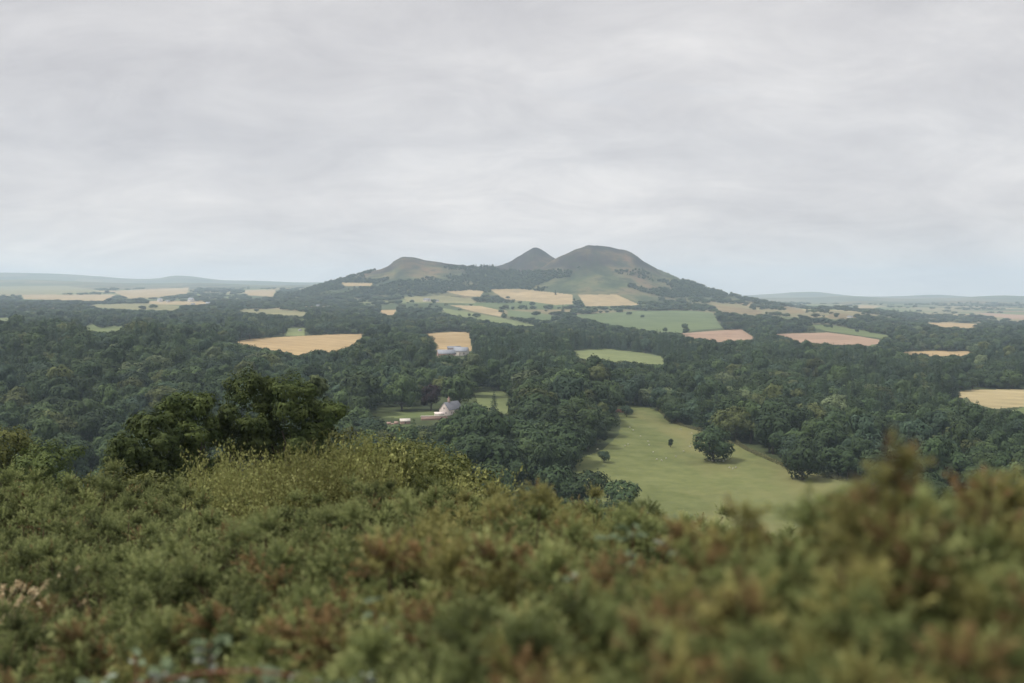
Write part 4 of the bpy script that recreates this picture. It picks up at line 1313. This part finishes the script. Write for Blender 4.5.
# pale leaved brambles low in front
def build_brambles():
    lm = leaf_mat('bramble_leaves', (0.085, 0.115, 0.060), (0.14, 0.18, 0.105), 6.0, 0.25)
    lp = leaf_mat('bramble_leaf_undersides', (0.22, 0.25, 0.20), (0.34, 0.38, 0.32), 6.0, 0.25)
    stm = simple_mat('bramble_cane', (0.10, 0.030, 0.020), (0.17, 0.06, 0.035), 15.0, 0.6, 0.3)
    sp = [(135, 652, 2.5, 0.30, 'bramble with pale green leaves at the bottom left'), (205, 650, 2.3, 0.30, 'bramble with one white leaf underside at the bottom left'),
          (285, 646, 2.4, 0.28, 'broad leaved bramble at the bottom, right of the red cane'), (345, 656, 2.2, 0.24, 'grey green bramble with upright pale leaves at the bottom'), (403, 598, 2.7, 0.4, 'thin pale leaved stem standing between dark gaps in the gorse'),
          (622, 512, 3.0, 0.30, 'pale bramble leaves on the gorse right of centre')]
    for n_, (px, row, Y, wd, label) in enumerate(sp):
        rng = np.random.default_rng(300 + n_)
        x = (px - 512) / F * Y
        g = float(terrain(np.array([x]), np.array([Y]))[0])
        top = -(row - HORIZON) / F * Y
        e = empty('bramble', (x, Y, g))
        tag(e, label, 'bramble', 'brambles among the gorse')
        ht = top - g
        canes, lv, lq, uv, uq = [], [], [], [], []
        nl = nu = 0
        for k in range(1 if n_ == 4 else 4):
            a = rng.uniform(0, 2 * pi)
            t = np.linspace(0, 1, 8)[:, None]
            out = np.array([cos(a), sin(a) * 0.6, 0]) * wd * (0.25 if n_ == 4 else 0.6)
            pth = np.array([0, 0, ht]) * (1 - (1 - t) ** 2) * rng.uniform(0.86, 1.0) + out * t
            canes.append((pth, np.linspace(0.005, 0.002, 8)))
            for q in range(9):
                tt = rng.uniform(0.45, 1.0)
                c = np.array([np.interp(tt, t[:, 0], pth[:, b]) for b in range(3)])
                for leaf in range(3):
                    aa = rng.uniform(0, 2 * pi)
                    d = unit(np.array([cos(aa), sin(aa), rng.uniform(-0.15, 0.5)]))
                    sdv = unit(np.cross(d, np.array([0, 0, 1.0])) + rng.normal(size=3) * 0.25)
                    L, B = rng.uniform(0.028, 0.05), rng.uniform(0.011, 0.018)
                    s0 = c + d * 0.012
                    up = np.cross(sdv, d) * 0.006
                    v = np.array([s0, s0 + d * L * 0.35 + sdv * B + up, s0 + d * L, s0 + d * L * 0.35 - sdv * B + up, s0 + d * L * 0.72 + sdv * B * 0.7 + up, s0 + d * L * 0.72 - sdv * B * 0.7 + up])
                    f = np.array([[0, 1, 4, 2], [0, 2, 5, 3]])
                    if rng.uniform() < (0.4 if n_ in (1, 3, 4) else 0.1):
                        uv.append(v); uq.append(f + nu); nu += 6
                    else:
                        lv.append(v); lq.append(f + nl); nl += 6
        V, Q = tubes(canes, 5)
        link('cane', mesh_np('bramble_cane', V, Q, stm), e)
        if lv: link('foliage', mesh_np('bramble_foliage', np.concatenate(lv), np.concatenate(lq), lm), e)
        if uv: link('pale_foliage', mesh_np('bramble_pale_foliage', np.concatenate(uv), np.concatenate(uq), lp), e)
    # one red cane lying across the bottom
    P = []
    for px, row, Y in ((118, 694, 2.2), (160, 685, 2.2), (200, 678, 2.15), (245, 676, 2.1), (290, 681, 2.1), (330, 694, 2.1)):
        P.append(((px - 512) / F * Y, Y, -(row - HORIZON) / F * Y))
    V, Q = tubes([(np.array(P), [0.0028, 0.0028, 0.0026, 0.0024, 0.0022, 0.002])], 6)
    e = link('bramble_cane', mesh_np('red_cane', V, Q, stm))
    tag(e, 'long reddish bramble cane arching across the bottom left of the gorse', 'bramble')
build_brambles()

# grass and litter between the bushes
def build_undergrowth():
    rng = np.random.default_rng(404)
    n = 60000
    Y = 0.9 * (45 / 0.9) ** rng.uniform(0, 1, n)
    x = rng.uniform(-0.68, 0.68, n) * Y
    z = terrain(x, Y)
    s = np.clip(Y / 9, 0.35, 1.6)
    a = rng.uniform(0, 2 * pi, n)
    h = rng.uniform(0.10, 0.32, n) * np.clip(s, 0.6, 1.0)
    wv = np.column_stack([np.cos(a), np.sin(a), np.zeros(n)]) * (0.006 * s)[:, None]
    P = np.column_stack([x, Y, z - 0.02])
    tip = P + np.column_stack([rng.normal(size=n) * 0.09, rng.normal(size=n) * 0.09, h])
    V = np.stack([P - wv, P + wv, tip], 1).reshape(-1, 3)
    m, t = new_mat('rank_grass')
    f = mat_noise(t, 0.8, 4, 0.6)
    finish(t, ramp(t, f, [(0.35, (0.045, 0.055, 0.02)), (0.6, (0.09, 0.09, 0.035)), (0.75, (0.16, 0.12, 0.055))]), 0.8, 0.1, 0.2)
    o = link('undergrowth', mesh_np('undergrowth', V, np.arange(n * 3).reshape(-1, 3), m))
    tag(o, 'rank grass and litter between the gorse bushes', 'undergrowth', kind='stuff')
build_undergrowth()

# ----------------------------------------------------------------------------------------------
# cottage, farm, far houses, hedge, sheep
# ----------------------------------------------------------------------------------------------
WHITE = simple_mat('whitewash', (0.58, 0.50, 0.46), (0.72, 0.63, 0.59), 0.9, 0.9, 0.1)
SLATE = simple_mat('slate', (0.14, 0.145, 0.165), (0.22, 0.225, 0.25), 1.4, 0.7, 0.3, (1, 1, 4))
STONE = simple_mat('pink_stone', (0.30, 0.20, 0.17), (0.44, 0.31, 0.27), 1.5, 0.95, 0.1)
GLASS = simple_mat('dark_glass', (0.02, 0.025, 0.03), (0.04, 0.045, 0.05), 1.0, 0.15, 0.5)
RENDER = simple_mat('pale_render', (0.50, 0.455, 0.40), (0.62, 0.575, 0.52), 0.6, 0.9, 0.1)
SHEET = simple_mat('grey_sheeting', (0.20, 0.215, 0.245), (0.29, 0.305, 0.335), 0.8, 0.6, 0.3)
BRICK = simple_mat('red_brick', (0.24, 0.10, 0.07), (0.36, 0.17, 0.12), 2.0, 0.95, 0.1)
WOODM = simple_mat('weathered_board', (0.12, 0.09, 0.065), (0.2, 0.15, 0.11), 3.0, 0.9, 0.1)
def box(x0, x1, y0, y1, z0, z1):
    v = np.array([(x0, y0, z0), (x1, y0, z0), (x1, y1, z0), (x0, y1, z0), (x0, y0, z1), (x1, y0, z1), (x1, y1, z1), (x0, y1, z1)], float)
    f = np.array([(0, 3, 2, 1), (4, 5, 6, 7), (0, 1, 5, 4), (1, 2, 6, 5), (2, 3, 7, 6), (3, 0, 4, 7)])
    return v, f
def boxes(name, bs, mat, parent=None):
    V, Q, n = [], [], 0
    for b in bs:
        v, f = box(*b)
        V.append(v); Q.append(f + n); n += 8
    me = mesh_np(name, np.concatenate(V), np.concatenate(Q), mat)
    return link(name, me, parent)
def gabled_wall(name, w, l, h, ridge, mat, parent, x0=0.0, y0=0.0):
    """walls with gables at both ends of the ridge, which runs along x; l along x, w along y"""
    a, b, c, d = -l / 2 + x0, l / 2 + x0, -w / 2 + y0, w / 2 + y0
    m = y0
    v = [(a, c, 0), (b, c, 0), (b, d, 0), (a, d, 0), (a, c, h), (b, c, h), (b, d, h), (a, d, h), (a, m, ridge), (b, m, ridge)]
    me = mesh_np(name, v, [np.array([(0, 1, 5, 4), (2, 3, 7, 6)]), np.array([(1, 2, 6, 9, 5), (3, 0, 4, 8, 7)])], mat)
    return link(name, me, parent)
def gabled_roof(name, w, l, h, ridge, mat, parent, x0=0.0, y0=0.0, eave=0.35, t=0.22):
    a, b = -l / 2 - eave + x0, l / 2 + eave + x0
    k = (ridge - h) / (w / 2)
    c = w / 2 + eave
    V, Q, n = [], [], 0
    for s in (-1, 1):
        lo = h - k * eave + 0.04; hi = ridge + 0.04
        v = np.array([(a, y0 + s * c, lo), (b, y0 + s * c, lo), (b, y0, hi), (a, y0, hi), (a, y0 + s * c, lo + t), (b, y0 + s * c, lo + t), (b, y0, hi + t), (a, y0, hi + t)], float)
        f = np.array([(0, 3, 2, 1), (4, 5, 6, 7), (0, 1, 5, 4), (1, 2, 6, 5), (3, 0, 4, 7)])
        V.append(v); Q.append(f + n); n += 8
    me = mesh_np(name, np.concatenate(V), np.concatenate(Q), mat)
    return link(name, me, parent)
def window(x, y, z, w, h, face, parent, frame_mat=WHITE):
    """a window set on the wall: frame (with sill) and pane; face = 'x' or 'y' outward axis with sign"""
    s = 1 if face[0] == '+' else -1
    fr = 0.10
    if face[1] == 'y':
        bs = [(x - w / 2, x + w / 2, min(y, y + s * 0.08), max(y, y + s * 0.08), z, z + fr), (x - w / 2, x + w / 2, min(y, y + s * 0.08), max(y, y + s * 0.08), z + h - fr, z + h),
              (x - w / 2, x - w / 2 + fr, min(y, y + s * 0.08), max(y, y + s * 0.08), z + fr, z + h - fr), (x + w / 2 - fr, x + w / 2, min(y, y + s * 0.08), max(y, y + s * 0.08), z + fr, z + h - fr)]
        pb = (x - w / 2 + fr, x + w / 2 - fr, min(y + s * 0.01, y + s * 0.04), max(y + s * 0.01, y + s * 0.04), z + fr, z + h - fr)
    else:
        bs = [(min(x, x + s * 0.08), max(x, x + s * 0.08), y - w / 2, y + w / 2, z, z + fr), (min(x, x + s * 0.08), max(x, x + s * 0.08), y - w / 2, y + w / 2, z + h - fr, z + h),
              (min(x, x + s * 0.08), max(x, x + s * 0.08), y - w / 2, y - w / 2 + fr, z + fr, z + h - fr), (min(x, x + s * 0.08), max(x, x + s * 0.08), y + w / 2 - fr, y + w / 2, z + fr, z + h - fr)]
        pb = (min(x + s * 0.01, x + s * 0.04), max(x + s * 0.01, x + s * 0.04), y - w / 2 + fr, y + w / 2 - fr, z + fr, z + h - fr)
    f = boxes('window', bs, frame_mat, parent)
    boxes('pane', [pb], GLASS, f)

def build_cottage():
    p = on_ground(446, 414.5, 300)
    _, _, yc = project(*p)
    u = yc / F * 1.02     # metres per pixel here
    e = empty('cottage', (p[0], p[1], p[2] - 0.3), radians(56))
    tag(e, 'whitewashed cottage with slate roof and tall chimney among the trees', 'cottage')
    w, l, h, rd = 12 * u, 22 * u, 5.5 * u, 12.2 * u
    gabled_wall('wall', w, l, h, rd, WHITE, e, l / 2 - 3 * u)
    rf = gabled_roof('roof', w, l, h, rd, SLATE, e, l / 2 - 3 * u)
    cx = l / 2 - 3 * u - l / 2 + 7.5 * u
    ch = boxes('chimney', [(cx - 0.9 * u, cx + 0.9 * u, -0.8 * u, 0.8 * u, rd - 1.5 * u, rd + 3.2 * u), (cx - 1.15 * u, cx + 1.15 * u, -1.05 * u, 1.05 * u, rd + 3.2 * u, rd + 3.7 * u)], STONE, rf)
    V, Q = tubes([(np.array([[cx, 0, rd + 3.7 * u], [cx, 0, rd + 4.6 * u], [cx, 0, rd + 5.4 * u]]), [0.5 * u, 0.42 * u, 0.36 * u])], 8)
    link('chimney_pot', mesh_np('chimney_pot', V, Q, STONE), ch)
    gx = -3 * u
    window(gx, -2.4 * u, 1.4 * u, 1.5 * u, 2.0 * u, '-x', e); window(gx, 2.4 * u, 1.4 * u, 1.5 * u, 2.0 * u, '-x', e)
    window(gx, 0, 6.0 * u, 1.4 * u, 1.8 * u, '-x', e)
    for k in range(3):
        window(1.5 * u + k * 5 * u, -w / 2, 1.4 * u, 1.5 * u, 2.1 * u, '-y', e)
    d = boxes('door', [(4.0 * u - 0.6 * u, 4.0 * u + 0.6 * u, -w / 2 - 0.06, -w / 2 + 0.02, 0.1, 2.9 * u)], WOODM, e)
    # garden wall, low annexe and outbuildings left of the cottage
    def spot(px, row):
        return on_ground(px, row, 300)
    a = spot(421, 420.5)
    g = empty('garden_wall', (a[0], a[1], a[2] - 0.3), radians(6))
    tag(g, 'pale pink stone garden wall running left from the white cottage', 'wall')
    boxes('wall', [(0, 25 * u, 0, 0.6, 0, 4.2 * u)], STONE, g)
    boxes('coping', [(-0.2, 25 * u + 0.2, -0.15, 0.75, 4.2 * u + 0.003, 4.2 * u + 0.5 * u)], RENDER, g)
    a = spot(440, 416)
    g = empty('porch', (a[0], a[1] - 1.0, a[2] - 0.2), radians(15))
    tag(g, 'low lean-to with a white roof against the cottage gable', 'outbuilding')
    boxes('wall', [(-5 * u, 4 * u, -2 * u, 2 * u, 0, 2.8 * u)], RENDER, g)
    v = [(-5.4 * u, -2.4 * u, 2.6 * u), (4.4 * u, -2.4 * u, 2.6 * u), (4.4 * u, 2.4 * u, 3.8 * u), (-5.4 * u, 2.4 * u, 3.8 * u), (-5.4 * u, -2.4 * u, 2.95 * u), (4.4 * u, -2.4 * u, 2.95 * u), (4.4 * u, 2.4 * u, 4.15 * u), (-5.4 * u, 2.4 * u, 4.15 * u)]
    link('roof', mesh_np('lean_to_roof', v, np.array([(0, 3, 2, 1), (4, 5, 6, 7), (0, 1, 5, 4), (1, 2, 6, 5), (2, 3, 7, 6), (3, 0, 4, 7)]), WHITE), g)
    a = spot(405, 423.5)
    g = empty('shed', (a[0], a[1], a[2] - 0.3), radians(12))
    tag(g, 'small pink stone shed with a pale roof at the end of the garden', 'shed')
    gabled_wall('wall', 5 * u, 9 * u, 2.8 * u, 4.6 * u, STONE, g)
    gabled_roof('roof', 5 * u, 9 * u, 2.8 * u, 4.6 * u, RENDER, g)
    boxes('door', [(-0.5 * u, 0.7 * u, -2.5 * u - 0.06, -2.5 * u + 0.02, 0.05, 2.2 * u)], WOODM, g)
    a = spot(393, 424.5)
    g = empty('garden_ruin', (a[0], a[1], a[2] - 0.3), radians(-5))
    tag(g, 'broken pinkish stone wall left of the small shed', 'wall')
    boxes('wall', [(-6 * u, -2 * u, 0, 0.7, 0, 2.6 * u), (-2 * u, 1 * u, 0.0, 0.7, 0, 1.5 * u), (1 * u, 5 * u, 0, 0.7, 0, 3.2 * u)], STONE, g)
build_cottage()

def small_house(name, px, row, wpx, hpx, rot, wall, roofm, label, cat, group=None, tmin=900, ndoor=True, chimney=True):
    p = on_ground(px, row, tmin)
    _, _, yc = project(*p)
    u = yc / F
    e = empty(name, (p[0], p[1], p[2] - 0.3), rot)
    tag(e, label, cat, group)
    l, h = wpx * u, hpx * u
    w = min(l * 0.7, 12)
    gabled_wall('wall', w, l, h * 0.55, h, wall, e)
    rf = gabled_roof('roof', w, l, h * 0.55, h, roofm, e)
    if chimney:
        boxes('chimney', [(l * 0.36 - 0.5, l * 0.36 + 0.5, -0.5, 0.5, h - 0.4, h + 1.4)], STONE, rf)
    if wpx > 5:
        for k in (-0.3, 0.3):
            window(l * k, -w / 2, h * 0.15, min(1.6, l * 0.12), h * 0.28, '-y', e)
        boxes('door', [(-0.6, 0.6, -w / 2 - 0.06, -w / 2 + 0.02, 0.1, h * 0.42)], WOODM, e)
def build_houses():
    small_house('farm_shed', 446, 357.5, 17, 8, 0.25, STONE, SHEET, 'long grey roofed farm shed below the small golden field', 'farm shed', 'farm sheds', 700, chimney=False)
    small_house('farm_shed', 461, 355.5, 14, 8.5, -0.2, RENDER, SHEET, 'pale walled farm shed right of the long one', 'farm shed', 'farm sheds', 700, chimney=False)
    small_house('farm_shed', 454, 350.5, 13, 4.5, 0.1, STONE, SLATE, 'slate roofed farm shed behind the other two', 'farm shed', 'farm sheds', 700, chimney=False)
    far = [(160, 302, 5.5, 3.6), (168, 302.5, 4, 2.4), (191, 302, 6, 4.2), (193, 305.8, 4, 2.6), (208, 304.5, 4, 2.6), (221, 304.5, 4, 2.4), (236, 305.5, 3.6, 2.2), (252, 305, 4, 2.4), (266, 305.5, 3.5, 2.2)]
    for k, (px, row, wp, hp) in enumerate(far):
        small_house('house', px, row, wp, hp, (k * 0.7) % 1.2 - 0.5, RENDER, SLATE if k % 2 else SHEET, 'tiny pale house among the far left fields, ' + rank_phrase(k, len(far)), 'house', 'far houses on the left', 1800, False, False)
    mid = [(318, 307, 4, 2.4), (330, 306, 4, 2.4), (344, 305, 3.5, 2.2), (352, 306, 4, 2.4), (427, 301.5, 7, 3.2), (436, 302, 5, 2.4), (300, 331, 3, 2)]
    mid.sort()
    for k, (px, row, wp, hp) in enumerate(mid):
        small_house('house', px, row, wp, hp, (k * 0.9) % 1.4 - 0.6, RENDER, SLATE, 'small pale house below the leftmost hill, ' + rank_phrase(k, len(mid)), 'house', 'far houses below the leftmost hill', 1800, False, False)
    small_house('house', 875, 352, 5, 7, 0.9, WHITE, SLATE, 'pale house standing in the wood before the ploughed field at right', 'house', None, 900, False, False)
    town = [(850, 318, 5, 2.2), (902, 321.5, 4, 2), (914, 322.5, 4, 2), (985, 330, 4, 2.2), (991, 328.5, 4, 2.4), (997, 330.5, 3.5, 2.0), (1003, 327.5, 4, 2.6), (1010, 329.5, 4, 2.2), (1018, 332, 4, 2.2), (1000, 338, 4, 2.6), (1012, 339.5, 4, 2.4), (1020, 341, 4, 2.4), (960, 332, 3.5, 2), (944, 331, 3.5, 2), (930, 332, 3.5, 2), (972, 334, 3.5, 2)]
    town.sort()
    for k, (px, row, wp, hp) in enumerate(town):
        small_house('house', px, row, wp, hp, (k * 1.1) % 1.5 - 0.7, RENDER, (SLATE, SHEET)[k % 2], 'tiny pale house of the hazy town at right, ' + rank_phrase(k, len(town)), 'house', 'houses of the far town', 1800, False, False)
    # brick ruin at the top of the pasture
    p = on_ground(619.5, 412.5, 300)
    u = project(*p)[2] / F
    g = empty('brick_ruin', (p[0], p[1], p[2] - 0.2), radians(10))
    tag(g, 'low red brick ruin at the top left of the sheep pasture', 'ruin')
    boxes('wall', [(-3.5 * u, 2.5 * u, 0, 0.6, 0, 3.4 * u), (2.5 * u, 4.5 * u, 0, 0.6, 0, 1.8 * u), (-3.5 * u, -3.5 * u + 0.6, 0.6, 4 * u, 0, 2.6 * u)], BRICK, g)
    boxes('doorway', [(-1.2 * u, 0.4 * u, -0.05, 0.0, 0.1, 2.2 * u)], WOODM, g)
    # bare pale snag among the trees on the right
    p = on_ground(967, 428, 300)
    u = project(*p)[2] / F
    rng = np.random.default_rng(9)
    paths = [(np.array([[0, 0, -0.5], [0.2, 0, 7 * u], [0.1, 0.1, 14 * u], [-0.6 * u, 0, 20 * u]]), [1.3 * u, 1.0 * u, 0.7 * u, 0.2 * u])]
    for k in range(7):
        z = (8 + k * 1.6) * u
        a = k * 2.2
        paths.append((np.array([[0.1, 0, z], [cos(a) * 2 * u, sin(a) * 2 * u, z + 1.5 * u], [cos(a) * 3 * u, sin(a) * 3 * u, z + 3.5 * u]]), [0.4 * u, 0.25 * u, 0.08 * u]))
    V, Q = tubes(paths, 6)
    o = link('dead_tree', mesh_np('dead_tree', V, Q, simple_mat('bleached_wood', (0.30, 0.27, 0.24), (0.42, 0.39, 0.36), 2.0)), None, (p[0], p[1], p[2]))
    tag(o, 'bare bleached dead tree in the wood before the pale hay field', 'tree')
build_houses()

# hedge along the right side of the pasture
def build_hedge():
    lm = leaf_mat('hedge_leaves', (0.060, 0.062, 0.026), (0.105, 0.100, 0.045), 0.8, 0.15, 0.1)
    for line, label, hpx in (([(657, 409), (664, 415), (669, 421), (684, 426.5), (702, 431.5)], 'brownish hedge along the upper right edge of the pasture', 3.4),
                             ([(736, 443.5), (747, 450), (757, 455), (768, 459.5), (780, 464.5), (792, 469.5)], 'brownish hedge along the right edge of the pasture between the two dark oaks', 5.0),
                             ([(820, 476.5), (838, 480), (856, 484)], 'brownish hedge at the lower right corner of the pasture', 6.0)):
        rng = np.random.default_rng(int(line[0][0]))
        P = np.array([on_ground(a, b, 300) for a, b in line])
        u = project(*P[len(P) // 2])[2] / F
        h = hpx * u
        seg = np.linalg.norm(np.diff(P, axis=0), axis=1)
        tot = seg.sum()
        n = int(tot * 26)
        t = rng.uniform(0, 1, n) * tot
        cum = np.concatenate([[0], np.cumsum(seg)])
        c = np.column_stack([np.interp(t, cum, P[:, k]) for k in range(3)])
        a = rng.uniform(0, pi, n)
        hh = h * (0.82 + 0.25 * np.sin(t * 0.25) * np.sin(t * 0.11 + 1)) 
        off = np.column_stack([np.cos(a) * 1.3 * rng.uniform(0.7, 1.05, n), np.cos(a) * 0.3, np.sin(a) * hh * rng.uniform(0.3, 1.0, n)])
        nr = unit(np.column_stack([np.cos(a), -0.4 + 0 * a, np.sin(a)]) + rng.normal(size=(n, 3)) * 0.4)
        V, Q = quads_at(c + off, nr, 0.42, rng)
        o = P.mean(0)
        e = link('hedge', mesh_np('hedge', V - o, Q, lm), None, tuple(o))
        tag(e, label, 'hedge')
build_hedge()

def sheep_mesh():
    me = bpy.data.meshes.new('sheep_skeleton')
    # joints: rump, mid, shoulder, neck, head, muzzle, and four legs with joint and hoof
    v = [(-0.45, 0, 0.66), (0, 0, 0.67), (0.40, 0, 0.68), (0.58, 0, 0.66), (0.74, 0, 0.52), (0.86, 0, 0.36),
         (0.38, 0.13, 0.50), (0.40, 0.13, 0.27), (0.39, 0.13, 0.02), (0.38, -0.13, 0.50), (0.40, -0.13, 0.27), (0.39, -0.13, 0.02),
         (-0.42, 0.13, 0.50), (-0.49, 0.13, 0.28), (-0.45, 0.13, 0.02), (-0.42, -0.13, 0.50), (-0.49, -0.13, 0.28), (-0.45, -0.13, 0.02), (-0.62, 0, 0.58)]
    ed = [(0, 1), (1, 2), (2, 3), (3, 4), (4, 5), (2, 6), (6, 7), (7, 8), (2, 9), (9, 10), (10, 11), (0, 12), (12, 13), (13, 14), (0, 15), (15, 16), (16, 17), (0, 18)]
    rad = [0.26, 0.29, 0.26, 0.16, 0.10, 0.055, 0.10, 0.04, 0.035, 0.10, 0.04, 0.035, 0.12, 0.045, 0.035, 0.12, 0.045, 0.035, 0.05]
    me.from_pydata(v, ed, [])
    o = bpy.data.objects.new('sheep_skeleton', me)
    COL.objects.link(o)
    md = o.modifiers.new('skin', 'SKIN')
    sv = me.skin_vertices[0].data
    for i, r in enumerate(rad):
        sv[i].radius = (r, r)
        sv[i].use_root = (i == 1)
    sd = o.modifiers.new('sub', 'SUBSURF'); sd.levels = 1
    dg = bpy.context.evaluated_depsgraph_get()
    out = bpy.data.meshes.new_from_object(o.evaluated_get(dg))
    out.name = 'sheep'
    bpy.data.objects.remove(o)
    return out
def build_sheep():
    fleece = simple_mat('fleece', (0.36, 0.34, 0.28), (0.52, 0.50, 0.42), 6.0, 0.95, 0.05)
    me = sheep_mesh()
    me.materials.clear(); me.materials.append(fleece)
    for pl in me.polygons: pl.use_smooth = True
    Z = [(232, 188), (222, 193), (275, 160), (318, 215), (330, 240), (347, 243), (450, 150), (444, 196), (395, 230), (422, 212), (578, 268), (600, 268), (590, 271), (300, 178), (128, 205), (304, 190), (362, 236), (250, 140), (238, 130), (412, 135)]
    oak = [(508, 243), (520, 245), (532, 246), (545, 244), (558, 246), (566, 241)]
    def put(zx, zy, label, k, grp):
        p = on_ground(560 + zx / 3.413, 390 + zy / 3.413, 300)
        o = link('sheep', me, None, tuple(p), (0, 0, k * 2.1), (0.95, 0.95, 0.95))
        tag(o, label, 'sheep', grp)
    for r, (zx, zy) in enumerate(sorted(oak)):
        put(zx, zy, 'white sheep resting at the foot of the big pasture oak, ' + rank_phrase(r, len(oak)), r, 'sheep in the pasture')
    rows = {'near the brick ruin end of the pasture': [z for z in Z if z[1] < 165], 'in the middle of the pasture': [z for z in Z if 165 <= z[1] < 220], 'low in the pasture': [z for z in Z if z[1] >= 220]}
    for ph, zs in rows.items():
        zs.sort()
        for r, z in enumerate(zs):
            put(z[0], z[1], f'white sheep grazing {ph}, {rank_phrase(r, len(zs))}', r + 3, 'sheep in the pasture')
build_sheep()
